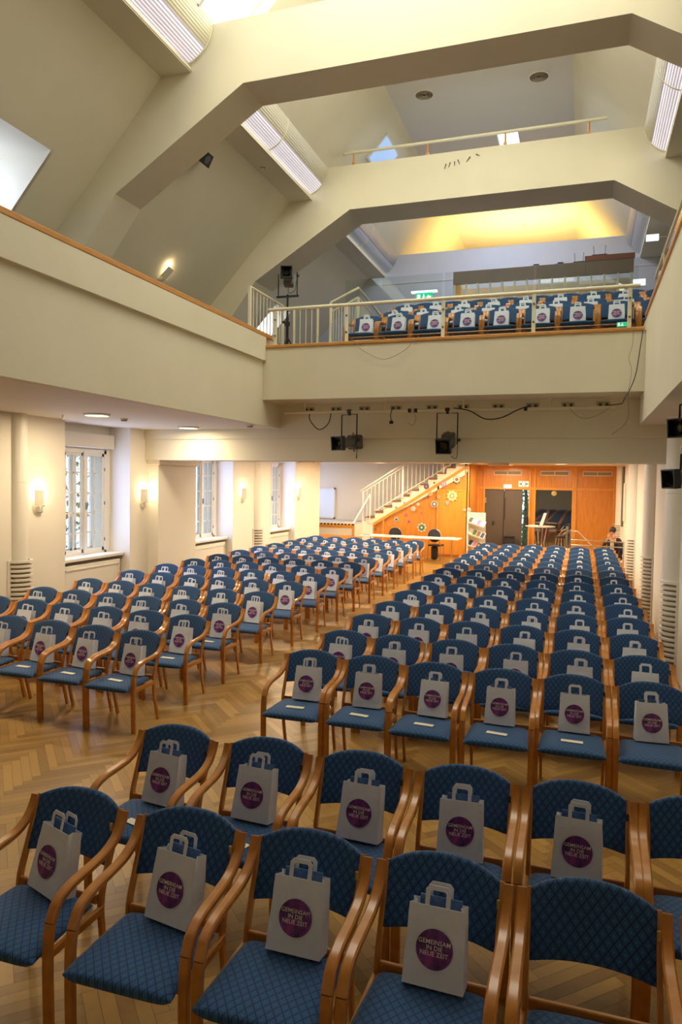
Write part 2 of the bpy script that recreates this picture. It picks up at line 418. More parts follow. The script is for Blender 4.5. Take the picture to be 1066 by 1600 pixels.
# back hall ceiling, low beam, side gallery soffits
st(MB().box(-9.5, 12.05, 3.05, 1.6, 22.8, 3.3).box(-4.6, 22.8, 3.05, 1.6, 25.2, 3.3).build('ceiling', PAINTW))
st(MB().box(-9.5, 22.8, 4.1, -4.6, 24.4, 4.2).box(-9.5, 22.75, 3.05, -4.6, 22.8, 4.15).box(-4.6, 22.8, 3.3, -4.55, 24.4, 4.15).build('ceiling', PAINTW))
mb = MB(); mb.box(WL, 11.5, 2.76, WR, 12.05, 3.14); mb.box(WL, 11.47, 3.14, WR, 12.05, 4.15); st(mb.build('beam', PAINT))
st(MB().box(WL, 11.62, 0, -7.53, 13.0, 2.76).rbox(WL-.02, 11.58, 2.67, -7.48, 13.04, 2.79, .01).build('pillar', PAINTW))
XG = -5.0; XGR = .775
mb = MB(); mb.box(-8.5, -2.5, SOF, XG-.12, 11.47, SOF+.3); st(mb.build('ceiling', PAINTW))
mb = MB(); mb.box(XG-.12, -2.5, SOF, XG, 11.47, 4.74); mb.box(XG, -2.5, 4.36, XG+.055, 10.75, 4.74); st(mb.build('wall_gallery_left', PAINT))
st(MB().rbox(XG-.16, -2.5, 4.74, XG+.06, 10.98, 4.81, .01).build('trim_5', RIM))
mb = MB(); mb.box(XGR, -2.5, SOF, XGR+.14, 11.47, 4.74); mb.box(XGR+.14, -2.5, SOF, 1.6, 11.47, SOF+.25); st(mb.build('wall_gallery_right', PAINT))
st(MB().rbox(XGR-.02, -2.5, 4.74, XGR+.16, 10.8, 4.81, .01).build('trim_6', RIM))
# back gallery: apron, rim, tiers
st(MB().box(XG, 10.75, 3.73, XGR, 10.95, 4.56).box(XG, 10.95, 3.73, XGR, 11.47, 3.83).build('wall_gallery_back', PAINT))
st(MB().rbox(XG-.03, 10.72, 4.56, XGR-.02, 11.02, 4.61, .008).build('trim_7', RIM))
CARP = mat('grey_gallery_floor', (.20, .18, .17), .7)
TX0 = -4.05
mb = MB(); mb.box(-9.3, 10.95, 4.15, 5, 12.40, 4.42)
mb.box(TX0, 12.40, 4.2, 5, 13.30, 4.73); mb.box(TX0, 13.30, 4.2, 5, 14.2, 5.05); mb.box(TX0, 14.2, 4.2, 5, 15.15, 5.30); mb.box(TX0, 15.15, 4.2, 5, 19.77, 5.69)
mb.box(-9.3, 12.4, 4.2, TX0, 19.77, 4.42)
st(mb.build('floor', CARP))
st(MB().box(-9.9, -2.5, 3.62, XG-.12, 10.95, 3.7).box(XGR+.14, -2.5, 3.62, 5.9, 10.95, 3.7).build('floor', CARP))

# ------------------------------------------------------------------ mansard roof
def roof_side(name, left, holes, material, y0=-2.5, y1=19.77):
    ybr = sorted({y0, y1} | {h[0] for h in holes} | {h[1] for h in holes}); zbr = sorted({3.6, 8.23} | {h[2] for h in holes} | {h[3] for h in holes})
    mb = MB()
    for a, b in zip(ybr, ybr[1:]):
        for c, d in zip(zbr, zbr[1:]):
            if any(h[0] <= a and b <= h[1] and h[2] <= c and d <= h[3] for h in holes): continue
            xa, xb = zroof(c), zroof(d); t = -.16
            P = [(xa, c), (xb, d), (xb+t, d+.16), (xa+t, c+.16)]
            if not left: P = [(mir(x), z) for x, z in P]
            mb.prism(P, 'y', a, b)
    return st(mb.build(name, material))
HL = [(7.05, 8.25, 5.74, 6.925), (16.3, 17.2, 5.75, 6.75)]
roof_side('ceiling', True, HL, PAINT)
roof_side('ceiling', False, [HL[0]], PAINT)
def dormer(h, left, idx):
    y0, y1, z0, z1 = h; D = .75
    mb = MB(); mb2 = MB(); t = .05
    def X(x): return x if left else mir(x)
    xo = zroof(z0)-.35
    # reveal cheeks, head and sill boards running outwards
    y0 += .003; y1 -= .003; z1 -= .003; z0 += .003
    for y in (y0-t, y1):
        P = [(X(zroof(z0)), z0), (X(zroof(z1)), z1), (X(xo), z1), (X(xo), z0)]
        mb.prism(P, 'y', y, y+t)
    mb.prism([(X(zroof(z1)), z1), (X(zroof(z1)), z1+t), (X(xo), z1+t), (X(xo), z1)], 'y', y0-t, y1+t)
    mb.prism([(X(zroof(z0)), z0-t), (X(zroof(z0)), z0), (X(xo), z0), (X(xo), z0-t)], 'y', y0-t, y1+t)
    st(mb.build('wall_dormer', PAINTW))
    r = st(empty('window_%d' % idx, (X(xo), y0, z0)))
    f = MB(); yy = y1-y0; zz = z1-z0
    for a in ((0, 0, .05, zz), (yy-.05, 0, yy, zz), (0, 0, yy, .05), (0, zz-.05, yy, zz)): f.box(-.03, a[0], a[1], .03, a[2], a[3])
    f.build('window_frame', WF, r); MB().box(-.004, .04, .04, .004, yy-.04, zz-.04).build('pane', GLASS, r)
dormer(HL[0], True, 4); dormer(HL[1], True, 5); dormer(HL[0], False, 6)
# upper slopes and flat ceiling (glazed ridge over the first bays)
def slope_poly(left):
    P = [(-5.51, 8.335), (-5.09, 8.78), (-3.85, 10.085), (-3.97, 10.2), (-5.21, 8.90), (-5.66, 8.45)]
    return P if left else [(mir(x), z) for x, z in P]
GL0, GL1, GS1 = 5.2, 12.3, 9.9
for left in (True, False):
    mb = MB(); mb.prism(slope_poly(left), 'y', -2.5, GL0); mb.prism(slope_poly(left), 'y', GS1, 27.5)
    P = [(-5.9, 8.21), (-5.51, 8.335), (-5.09, 8.78), (-5.21, 8.90), (-6.0, 8.38)]
    mb.prism(P if left else [(mir(x), z) for x, z in P], 'y', GL0, GS1)
    st(mb.build('ceiling', PAINT))
mb = MB(); mb.box(-3.97, -2.5, 10.085, mir(-3.97), GL0, 10.2)
FL = mat('grey_upper_ceiling', (.76, .75, .72), .85)
X0, X1, ZC = -3.97, mir(-3.97), 10.085; mb.box(X0, GL1, ZC, X1, 16.2, ZC+.12); mb.box(X0, 16.2, ZC, -2.0, 17.2, ZC+.12); mb.box(-1.55, 16.2, ZC, X1, 17.2, ZC+.12); mb.box(X0, 17.2, ZC, X1, 27.5, ZC+.12)
st(mb.build('ceiling', FL))
st(MB().box(-2.0, 16.2, 10.17, -1.55, 17.2, 10.18).build('window_7', GLASS))
# glazed ridge: bars and milky panes
OPAL = mat('opal_glazing', (.85, .85, .82), .5, emit=(1, .97, .88), es=1.15)
r = st(empty('window_8', (XC, 0, 10.085)))
bars = MB()
for y in [GL0+i*(GL1-GL0)/8 for i in range(9)]:
    bars.box(-1.72, y-.025, .0, 1.72, y+.025, .06)
    for sg in ((-1, 1) if y < GS1 else ()):
        P = [(sg*1.72, 0), (sg*2.96, -1.30), (sg*3.01, -1.26), (sg*1.77, .05)]; bars.prism(P, 'y', y-.025, y+.025)
bars.build('window_frame', WF, r)
pn = MB(); pn.box(-1.72, GL0, .03, 1.72, GL1, .04)
for sg in (-1, 1): pn.prism([(sg*1.74, .03), (sg*2.98, -1.27), (sg*2.99, -1.26), (sg*1.75, .04)], 'y', GL0, GS1)
pn.build('pane', OPAL, r)
st(MB().box(-6.8, 27.5, 8, 3, 27.7, 10.2).build('wall_gable', PAINT))
st(MB().box(-6.8, -2.7, 4.3, 3, -2.5, 10.2).box(-10.2, -2.7, 3.2, 6.2, -2.5, 8.6).build('wall_front', PAINT))
# partition at the back of the gallery
st(MB().prism([(-9.60, 4.30), (mir(-9.60), 4.30), (mir(-5.93), 8.32), (mir(-5.20), 8.78), (-5.20, 8.78), (-5.93, 8.32)], 'y', 19.77, 19.92).build('wall_gallery_rear', BLUEP))
st(MB().box(-5.9, 19.92, 8.3, 1.7, 27.5, 8.4).build('floor', PAINT))
# frames (portal beams)
def frame(y0, y1):
    mb = MB()
    def q(P): mb.prism(P, 'y', y0, y1)
    for f in (lambda p: p, lambda p: (mir(p[0]), p[1])):
        A = [f(p) for p in ((-8.40, 4.30), (-9.49, 4.30), (-5.88, 8.23), (-5.36, 8.79), (-4.61, 8.79), (-4.61, 7.91), (-6.70, 6.63), (-7.32, 5.82))]
        q(A)
    q([(-4.61, 7.91), (-4.61, 8.79), (mir(-4.61), 8.79), (mir(-4.61), 7.91)])
    return st(mb.build('beam', PAINT))
frame(9.16, 9.80); frame(13.96, 14.83); frame(4.35, 4.99)

# ------------------------------------------------------------------ cove shelves and cylindrical light covers
bays = [(4.99, 9.16), (9.80, 13.96), (14.83, 19.77)]
for left in (True, False):
    for y0, y1 in bays:
        P = [(-5.93, 8.19), (-5.44, 8.19), (-5.44, 8.26), (-5.95, 8.26)]
        st(MB().prism(P if left else [(mir(x), z) for x, z in P], 'y', y0, y1).build('cornice', PAINT))
def ribbed(name, c, c2, metal, rough, freq, es=0, axis='u'):
    m, n, b = new_mat(name); N = n.nodes; L = n.links
    uv = N.new('ShaderNodeUVMap'); s = N.new('ShaderNodeSeparateXYZ'); L.new(uv.outputs[0], s.inputs[0])
    q = N.new('ShaderNodeMath'); q.operation = 'MULTIPLY'; q.inputs[1].default_value = freq; L.new(s.outputs[0 if axis == 'u' else 1], q.inputs[0])
    si = N.new('ShaderNodeMath'); si.operation = 'SINE'; L.new(q.outputs[0], si.inputs[0])
    mp_ = N.new('ShaderNodeMapRange'); mp_.inputs[1].default_value = -1; L.new(si.outputs[0], mp_.inputs[0])
    mx = N.new('ShaderNodeMix'); mx.data_type = 'RGBA'; L.new(mp_.outputs[0], mx.inputs['Factor'])
    mx.inputs['A'].default_value = (*c, 1); mx.inputs['B'].default_value = (*c2, 1)
    L.new(mx.outputs['Result'], b.inputs['Base Color']); b.inputs['Metallic'].default_value = metal; b.inputs['Roughness'].default_value = rough
    bp = N.new('ShaderNodeBump'); bp.inputs['Strength'].default_value = .4; bp.inputs['Distance'].default_value = .005
    L.new(si.outputs[0], bp.inputs['Height']); L.new(bp.outputs[0], b.inputs['Normal'])
    if es: L.new(mx.outputs['Result'], b.inputs['Emission Color']); b.inputs['Emission Strength'].default_value = es
    return m
DIFF = ribbed('lit_ribbed_diffuser', (.36, .31, .42), (1, .97, 1), 0, .4, 150, .62)
DIFFOFF = ribbed('unlit_ribbed_diffuser', (.60, .66, .76), (.68, .72, .80), 0, .3, 190)
COVERM = ribbed('ribbed_cream_cover', (.62, .59, .46), (.70, .67, .53), .1, .45, 150)
COVERG = ribbed('perforated_metal_cover', (.50, .50, .52), (.58, .58, .60), .7, .38, 400)
def arc_panel(left, a0, a1, y0, y1, r, m, name, parent, th=.012, n=10):
    mb = MB(); cx, cz = -5.60, 8.78; P = []
    for i in range(n+1):
        a = a0+(a1-a0)*i/n; P.append((cx+r*math.cos(a), cz+r*math.sin(a)))
    V = []; uvs = []
    for j, y in enumerate((y0, y1)):
        for rr in (0, -th):
            for i in range(n+1):
                a = a0+(a1-a0)*i/n; x = cx+(r+rr)*math.cos(a); z = cz+(r+rr)*math.sin(a)
                V.append((x if left else mir(x), y, z)); uvs.append((a*r, y))
    k = n+1; Fc = []
    for i in range(n):
        Fc += [(i, i+1, 2*k+i+1, 2*k+i), (k+i, 3*k+i, 3*k+i+1, k+i+1)]
        for o in (0, 2*k): Fc.append((o+i, o+k+i, o+k+i+1, o+i+1))
    mb.add(V, Fc); o = mb.build(name, m, parent, smooth=60)
    u = o.data.uv_layers.new(name='UVMap')
    for l in o.data.loops: u.data[l.index].uv = uvs[l.vertex_index]
    return o
bayname = ['above the side gallery in the nearest bay', 'between the two big roof beams', 'over the back gallery seats']
for left in (True, False):
    for bi, (y0, y1) in enumerate(bays):
        lit = bi < 2; side = 'window side' if left else 'radiator side'
        e = empty('cove_lamp', (0, 0, 0), 0, ('lit ribbed' if lit else 'dark perforated metal')+' cylindrical cove lamp %s, %s' % (bayname[bi], side), 'cove lamp', 'cylindrical cove lamps under the roof')
        d = math.radians
        dif = arc_panel(left, d(-74), d(-38), y0+.02, y1-.02, .505, DIFF if lit else DIFFOFF, 'diffuser', e)
        arc_panel(left, d(-38), d(12), y0+.02, y1-.02, .51, COVERM if lit else COVERG, 'cover', e)
        for yy in (y0+.03, (y0+y1)/2, y1-.03):
            arc_panel(left, d(-74), d(10), yy-.014, yy+.014, .517, RAILM, 'joint_ring', e)
        if lit:
            for ya, yb in ((y0+.3, (y0+y1)/2-.2), ((y0+y1)/2+.2, y1-.3)):
                x = -5.44; x = x if left else mir(x)
                MB().tube([(x, ya, 8.37), (x, yb, 8.37)], .016, 8).build('tube', mat('fluorescent_tube', (1, 1, 1), .5, emit=(1, .96, 1), es=6), e)
tag(MB().tube([(-5.425, 4.99, 8.20), (-5.425, 9.15, 8.20), (-5.43, 9.17, 8.19), (-5.43, 9.8, 8.18), (-5.43, 13.97, 8.17), (-5.43, 19.7, 8.17)], .006, 6).build('cable', CABLEW), 'thin grey cable along the edge of the window side cornice', 'cable')

# ------------------------------------------------------------------ chairs
def pad(mb, x_of, y_of, z_of, nu=14, nv=8): pass
def make_chair():
    root = empty('armchair')
    # seat cushion
    def seatf(u, v):
        # u around the section (closed), v across the width
        s = v*2-1
        hw = 1
        a = 2*PI*u; ca, sa = math.cos(a), math.sin(a)
        sq = lambda t, p=.42: math.copysign(abs(t)**p, t)
        yy = sq(ca); zz = sq(sa)
        y = -.355+.215*yy*(1 if True else 0)
        half = .222+(.245-.222)*((-yy+1)/2)
        edge = (1-abs(s)**6)**.5 if abs(s) < 1 else 0
        x = half*math.copysign(abs(s)**.85, s)
        th = .026*(.25+.75*edge)
        z = .432+th*zz+(.006 if zz > 0 else 0)*(1-s*s)-.012*max(0, (-yy))**3
        y += .01*yy*edge-.01*yy
        return (x, y, z)
    mb = MB(); nu = 20; nv = 16; mb.grid(lambda i, j: seatf(i, j), nu, nv, closeu=True)
    mb.f.append(tuple(range(nu))[::-1]); mb.m.append(0); mb.f.append(tuple(range(nv*nu, (nv+1)*nu))); mb.m.append(0)
    mb.build('seat', FSEAT, root, smooth=60)
    # backrest pad
    def backf(u, v):
        s = v*2-1; a = 2*PI*u; ca, sa = math.cos(a), math.sin(a)
        sq = lambda t, p=.4: math.copysign(abs(t)**p, t)
        zz = sq(ca); yy = sq(sa)
        x = .236*math.copysign(abs(s)**.8, s)
        q = abs(s)**.8; top = .862-.050*q**2.3; bot = .590-.016*q**2
        c = (top+bot)/2; h = (top-bot)/2
        edge = (1-abs(s)**8)**.5 if abs(s) < 1 else .0
        z = c+h*zz
        y = (z-.60)*.40-.054+.030*(1-s*s)+yy*(.004+.013*edge)
        return (x, y, z)
    mb = MB(); nu = 20; nv = 16; mb.grid(lambda i, j: backf(i, j), nu, nv, closeu=True)
    mb.f.append(tuple(range(nu))[::-1]); mb.m.append(0); mb.f.append(tuple(range(nv*nu, (nv+1)*nu))); mb.m.append(0)
    mb.build('backrest', FBACK, root, smooth=60)
    arm = catmull([(.036, .806), (.010, .755), (-.040, .702), (-.12, .668), (-.24, .655), (-.35, .645), (-.43, .615), (-.472, .55)], 4)
    leg = catmull([(-.472, .55), (-.485, .47), (-.487, .30), (-.478, 0)], 3)
    post = catmull([(.046, .808), (-.005, .70), (-.062, .57), (-.100, .47), (-.108, .38), (-.088, .22), (-.03, 0)], 3)
    for s in (-1, 1):
        strap(MB(), arm, s*.263, .045, .034, .007).build('armrest', CHW, root, smooth=35)
        strap(MB(), leg, s*.263, .045, .033, .007).build('leg', CHW, root, smooth=35)
        strap(MB(), post, s*.238, .022, .036, .005).build('leg', CHW, root, smooth=35)
    mb = MB()
    for s in (-1, 1): mb.rbox(s*.243-.010, -.475, .375, s*.243+.010, -.10, .415, .004)
    mb.rbox(-.225, -.125, .42, .225, -.105, .468, .004); mb.rbox(-.235, -.46, .375, .235, -.44, .408, .004)
    mb.build('seat_frame', CHW, root)
    m = MB(); m.rbox(.224, .004, .735, .2445, .0135, .775, .003).box(.232, .0025, .748, .2385, .005, .762)
    # plate on the front face of the right rear post
    o = MB().rbox(.226, -.030, .730, .241, -.018, .768, .003).rbox(.2305, -.033, .742, .2365, -.029, .757, .001).build('coupling_plate', BLACK, root)
    tag(o, None)
    return root
chair0 = make_chair(); freeze(chair0)
PLK = [c for c in chair0.children if c.name.startswith('coupling_plate')][0].data
PLB = PLK.copy(); PLB.materials[0] = BRASS

# ------------------------------------------------------------------ gift bags
def text_mesh(body, size, name='lettering'):
    cu = bpy.data.curves.new('t', 'FONT'); cu.body = body; cu.size = size; cu.align_x = 'CENTER'; cu.align_y = 'CENTER'
    cu.space_line = .88; cu.extrude = .0004; cu.offset = size*.004; cu.resolution_u = 2
    o = bpy.data.objects.new('t', cu); col.objects.link(o)
    dg = bpy.context.evaluated_depsgraph_get(); me = bpy.data.meshes.new_from_object(o.evaluated_get(dg))
    me.name = name; bpy.data.objects.remove(o); me.materials.clear(); return me
LET = text_mesh('GEMEINSAM\nIN DIE\nNEUE ZEIT', .0235); LET.materials.append(LETT)
def make_bag(seed, hgap=.03, double=True):
    rng = random.Random(seed)
    root = empty('gift_bag')
    H = .290; mb = MB()
    # outer skin with gusset; levels from the base up
    lv = [0, .04, .10, .15, .20, .25, H]
    def ring(t, inset=0):
        z = lv[t]; k = z/H; hw = .120-.010*k-inset; hd = .054-.018*k-inset; g = .022*k
        j = lambda: (rng.random()-.5)*.003*(1 if 0 < t < 6 else .3)
        return [(-hw+j(), -hd+j(), z), (0+j(), -hd-.003*math.sin(PI*k)+j(), z), (hw+j(), -hd+j(), z), (hw-g+j(), 0, z), (hw+j(), hd+j(), z), (0, hd, z), (-hw+j(), hd+j(), z), (-hw+g+j(), 0, z)]
    V = []; Fc = []
    for t in range(7): V += ring(t)
    for t in range(6):
        for k in range(8): Fc.append((t*8+k, t*8+(k+1) % 8, (t+1)*8+(k+1) % 8, (t+1)*8+k))
    Fc.append(tuple(range(8))[::-1])
    o = len(V); V += [(x*.985, y*.95, z) for x, y, z in V[48:56]]; V += [(x*.97, y*.9, .02) for x, y, z in V[0:8]]
    for k in range(8):
        Fc.append((48+k, 48+(k+1) % 8, o+(k+1) % 8, o+k)); Fc.append((o+k, o+(k+1) % 8, o+8+(k+1) % 8, o+8+k))
    Fc.append(tuple(range(o+8, o+16)))
    mb.add(V, Fc); mb.build('bag_body', PAPER, root)
    # flat paper handles
    for s, dz, dx in ((-1, 0, 0), (1, rng.uniform(-.012, .006), rng.uniform(.0, hgap))):
        y = s*.030; w, h = .050, .074+dz; t = .009; h0 = H-.04
        P = [(-w, h0), (-w, H+h-.016), (-w+.014, H+h), (w-.014, H+h), (w, H+h-.016), (w, h0)]
        Q = [(-w+2*t, h0), (-w+2*t, H+h-2*t-.006), (-w+2*t+.006, H+h-2*t), (w-2*t-.006, H+h-2*t), (w-2*t, H+h-2*t-.006), (w-2*t, h0)]
        m = MB(); n = 6; yo = y+s*.004; yb = yo+.0018; lean = s*-.10
        A = [(x+dx, yo+lean*max(0, z-H), z) for x, z in P]+[(x+dx, yo+lean*max(0, z-H), z) for x, z in Q]
        B = [(x, yy-.0018 if s < 0 else yy+.0018, z) for x, yy, z in A]
        F2 = []
        for i in range(5):
            F2 += [(i, i+1, n+i+1, n+i), (12+i, 12+n+i, 12+n+i+1, 12+i+1), (i, 12+i, 12+i+1, i+1), (n+i, n+i+1, 12+n+i+1, 12+n+i)]
        m.add(A+B, F2); m.build('handle', PAPER, root)
    tl = math.atan2(.020, H)
    T = Matrix.Translation((0, -.05, .14)) @ Matrix.Rotation(-math.atan(.018/.290), 4, 'X')
    d = MB().lathe([(.0001, 0), (.0725, 0), (.0725, .0022), (.0001, .0022)], n=32, T=Matrix.Rotation(PI/2, 4, 'X'))
    lab = d.build('label_disc', GALAXY, root)
    lab.location = (0, -.0500, .140); lab.rotation_euler = (-math.atan(.018/.290), 0, 0)
    le = bpy.data.objects.new('lettering', LET); col.objects.link(le); le.parent = lab; le.location = (0, -.0030, .004); le.rotation_euler = (PI/2, 0, 0)
    return root
bags = [make_bag(s, g) for s, g in ((1, .0), (2, .025), (5, .045))]
for b in bags: freeze(b)
def make_brochure():
    m = MB(); m.box(-.084, -.004, .0, .084, .004, .275)
    o = m.build('brochure', BROCH); return o
broch0 = make_brochure()
slip0 = MB().box(-.080, -.026, 0, .080, .026, .0012).build('paper_slip', SLIP)

rng = random.Random(11)
used = {'c': False, 'b': [False]*3, 'br': False, 's': False}
def put_chair(x, y, z, label, group, rz=0, brass=False):
    if not used['c']: c = chair0; used['c'] = True
    else: c = copy_tree(chair0)
    c.location = (x, y, z); c.rotation_euler = (0, 0, rz); tag(c, label, 'chair', group)
    for ch in c.children:
        if ch.name.startswith('coupling_plate'):
            ch.data = PLB if brass else PLK
            if brass: ch['label'] = 'brass coupling plate'
            elif 'label' in ch: del ch['label']
    return c
def put_bag(x, y, z, label, group, dx=0, yaw=None, v=None, lean=None, dy=0):
    v = rng.choice((0, 0, 1, 2)) if v is None else v
    if not used['b'][v]: b = bags[v]; used['b'][v] = True
    else: b = copy_tree(bags[v])
    yaw = rng.uniform(-.10, .10) if yaw is None else yaw; lean = rng.uniform(.16, .24) if lean is None else lean
    b.location = (x+dx, y-.165+dy, z+.467)
    b.rotation_euler = (Matrix.Rotation(yaw, 3, 'Z') @ Matrix.Rotation(-lean, 3, 'X')).to_euler()
    tag(b, label, 'paper bag', group); return b
def put_brochure(b, label, group, dx=0, up=.055):
    if not used['br']: o = broch0; used['br'] = True
    else: o = broch0.copy(); col.objects.link(o)
    Mx = b.rotation_euler.to_matrix().to_4x4(); Mx.translation = b.location
    o.rotation_euler = b.rotation_euler; o.location = Mx @ Vector((dx, .012, up-.018)); tag(o, label, 'brochure', group)
def put_slip(x, y, z, label, group, dx=0, dy=0, yaw=0):
    if not used['s']: o = slip0; used['s'] = True
    else: o = slip0.copy(); col.objects.link(o)
    o.location = (x+dx, y-.40+dy, z+.4665); o.rotation_euler = (0, 0, yaw); tag(o, label, 'paper slip', group)

# two loose rows by the stage
fgA = [-2.32, -1.69, -1.09, -.50, .085, .68]
fgB = [-2.36, -1.74, -1.14, -.55, .03, .60]
bagA = [(.0, -.34, .5), (.03, -.16, .3), (.02, .0, 0), (.01, -.02, 0), None, None]
bagB = [(.02, -.12, 0), (.0, -.06, 1), (.04, -.05, 0), (.0, .05, 0), (.0, -.06, 1), (.14, -.05, 0)]
for ri, (xs, Y, bb, nm) in enumerate(((fgA, 2.86, bagA, 'in the loose row nearest the stage'), (fgB, 3.84, bagB, 'in the second loose row from the stage'))):
    for i, x in enumerate(xs):
        pos = '%s from the windows' % ORD[i+1]
        lab = 'blue patterned armchair %s, %s' % (nm, pos)
        if ri == 0 and i == 4: lab = 'blue diamond-patterned wooden armchair with nothing on its seat, nearest the stage'
        put_chair(x, Y, 0, lab, 'armchairs in the two loose rows by the stage', rng.uniform(-.03, .03), ri == 0)
        if bb[i]:
            dx, yaw, v = bb[i]
            b = put_bag(x, Y, 0, 'white purple-disc bag %s, %s' % (nm, pos), 'bags on the two loose rows', dx, yaw, v=(0, 1, 2)[min(2, int(v*4))] if ri == 0 else int(v))
            put_brochure(b, 'blue brochure in bag %s, %s' % (nm, pos), 'brochures in the bags', .006 if i % 2 else 0)
            if ri == 1 and i < 5: put_slip(x, Y, 0, 'cream paper slip %s, %s' % (nm, pos), 'paper slips on the seats', .03, -.04+(.1 if i == 4 else 0), rng.uniform(-.3, .1))
# right block
RY = [6.03]+[7.0+i*.997 for i in range(13)]
LY = [6.20, 7.13, 7.99, 8.99, 10.09, 11.16, 12.13, 13.11, 14.11, 15.14, 16.09, 17.07, 18.03, 18.87]
blocks = (('right', RY, [-2.29+.57*i for i in range(6)], 'radiator side block'), ('left', LY, [-4.22-.585*i for i in range(6)], 'window side block'))
for bn, YY, XX, bname in blocks:
    for r, Y in enumerate(YY):
        for c, x in enumerate(XX):
            if bn == 'left' and r == 0 and c > 4: continue
            yy = Y+(.03*c if bn == 'left' else (.012*abs(c-2) if r == 0 else 0))+rng.uniform(-.015, .015)
            xx = x+rng.uniform(-.008, .008)
            pos = '%s row of the %s, %s from the aisle' % (ORD[r+1], bname, ORD[c+1])
            put_chair(xx, yy, 0, 'blue diamond-patterned wooden armchair, %s' % pos, 'armchairs in the %s' % bname, rng.uniform(-.02, .02))
            b = put_bag(xx, yy, 0, 'white bag with purple disc, %s' % pos, 'bags in the %s' % bname, rng.uniform(-.02, .045), yaw=(rng.uniform(-.24, .02) if bn == 'left' else None))
            if r < 2 or (r == 2 and bn == 'right'): put_brochure(b, 'blue bagged brochure, %s' % pos, 'brochures in the bags', rng.uniform(-.006, .006), rng.uniform(.03, .05))
            if (r == 0 and not (bn == 'right' and c == 5)) or (bn == 'left' and (r == 1 and c < 2 or r == 2 and c == 0)):
                put_slip(xx, yy, 0, 'cream paper slip, %s' % pos, 'paper slips on the seats', .0, 0, rng.uniform(-.15, .05))
# gallery
tiers = [(11.9, 4.42, -3.56, 9), (12.93, 4.73, -3.35, 9), (13.82, 5.05, -3.36, 9), (14.75, 5.30, -3.2, 8)]
for r, (Y, z, x0, n) in enumerate(tiers):
    for c in range(n):
        x = x0+.57*c
        pos = '%s row of the back gallery, %s from the stair' % (ORD[r+1], ORD[c+1])
        put_chair(x, Y, z, 'blue wooden armchair, %s' % pos, 'armchairs on the back gallery')
        if r < 3 and not (c == 8 and r == 0): put_bag(x, Y, z, 'white bag with purple disc, %s' % pos, 'bags on the back gallery', rng.uniform(-.03, .05))

# ------------------------------------------------------------------ round duct covers with louvred bases
LOUV = mat('shadowed_grille_gap', (.42, .35, .23), .8)
def duct(x, y, sg, top, label, q=1):
    r = empty('duct_cover', (x, y, 0), 0, label, 'duct cover', 'duct covers on the %s wall' % ('left' if sg > 0 else 'right'))
    a0, a1 = (-PI/2, PI/2) if sg > 0 else (PI/2, 3*PI/2)
    MB().lathe([(.18*q, 1.2), (.18*q, 2.32), (.176*q, 2.322), (.176*q, 2.33), (.18*q, 2.332), (.18*q, top)], n=20, a0=a0, a1=a1).build('shaft', TRIMW, r, smooth=50)
    MB().lathe([(.150, .02), (.150, 1.18)], n=16, a0=a0, a1=a1).build('backing', LOUV, r)
    g = MB(); n = 17
    for k in range(n):
        z = .05+k*(1.12/n); g.lathe([(.165, z+.012), (.195, z), (.197, z+.028), (.165, z+.036)], n=18, a0=a0, a1=a1)
    g.lathe([(.16, 1.17), (.2, 1.17), (.2, 1.205), (.16, 1.205)], n=18, a0=a0, a1=a1)
    g.lathe([(.16, 0), (.2, 0), (.2, .05), (.16, .05)], n=18, a0=a0, a1=a1)
    for s in (-1, 1): g.box(0, s*.2-.02, 0, sg*.03, s*.2+.02, 1.21)
    g.build('grille', TRIMW, r)
duct(WL, 8.33, 1, SOF, 'half-round cream duct with louvred base before the first window', .72)
duct(WL, 16.35, 1, 3.05, 'half-round cream duct with louvred base beside the third window', .8)
for k, (y, t) in enumerate(((10.1, SOF), (13.5, 3.05), (17.9, 3.05), (24.3, 3.05))):
    duct(WR, y, -1, t, 'half-round cream duct with louvred base on the right wall, %s from the camera' % ORD[k+1])
tag(MB().rbox(WR-.06, 21.9, 1.4, WR, 22.25, 2.5, .01).build('wall_cabinet', TRIMW), 'narrow cream cabinet on the right wall near the far door', 'cabinet')
tag(MB().tube([(WR-.04, 22.9, 1.2), (WR-.04, 22.9, 3.0)], .035, 8).build('pipe', DGREY), 'dark vertical pipe on the right wall by the far duct', 'pipe')

# ------------------------------------------------------------------ sconces, ceiling lamps, detectors
SHADE = mat('sconce_shade', (.85, .80, .66), .6)
BULB = mat('warm_bulb', (1, .9, .7), .5, emit=(1, .80, .48), es=22)
sconce0 = None
def sconce(loc, rot, label, group='wall sconces'):
    global sconce0
    if sconce0 is None:
        r = empty('wall_sconce', loc); sconce0 = r
        def f(u, v):
            a = (u-.5)*1.0; return (.135-.02*math.cos(a*2)*0+.0*v-.03*a*a, math.sin(a)*.13, -.10+v*.24)
        m = MB(); m.grid(f, 8, 4); m.grid(lambda u, v: tuple(p+q for p, q in zip(f(1-u, v), (-.006, 0, 0))), 8, 4)
        m.build('shade', SHADE, r, smooth=True)
        MB().rbox(0, -.05, -.20, .06, .05, -.10, .008).box(.0, -.012, -.11, .13, .012, -.09).build('bracket', TRIMW, r)
        MB().tube([(.05, 0, -.10), (.05, 0, 0)], .014, 8).build('lamp_holder', TRIMW, r)
        MB().lathe([(.001, -.01), (.022, 0), (.026, .04), (.018, .08), (.001, .09)], c=(.05, 0, 0), n=12).build('bulb', BULB, r, smooth=True)
        [c for c in r.children if c.name.startswith('shade')][0].rotation_euler = (0, 0, -.75)
        freeze(r)
    else: r = copy_tree(sconce0)
    r.location = loc; r.rotation_euler = rot; tag(r, label, 'wall lamp', group)
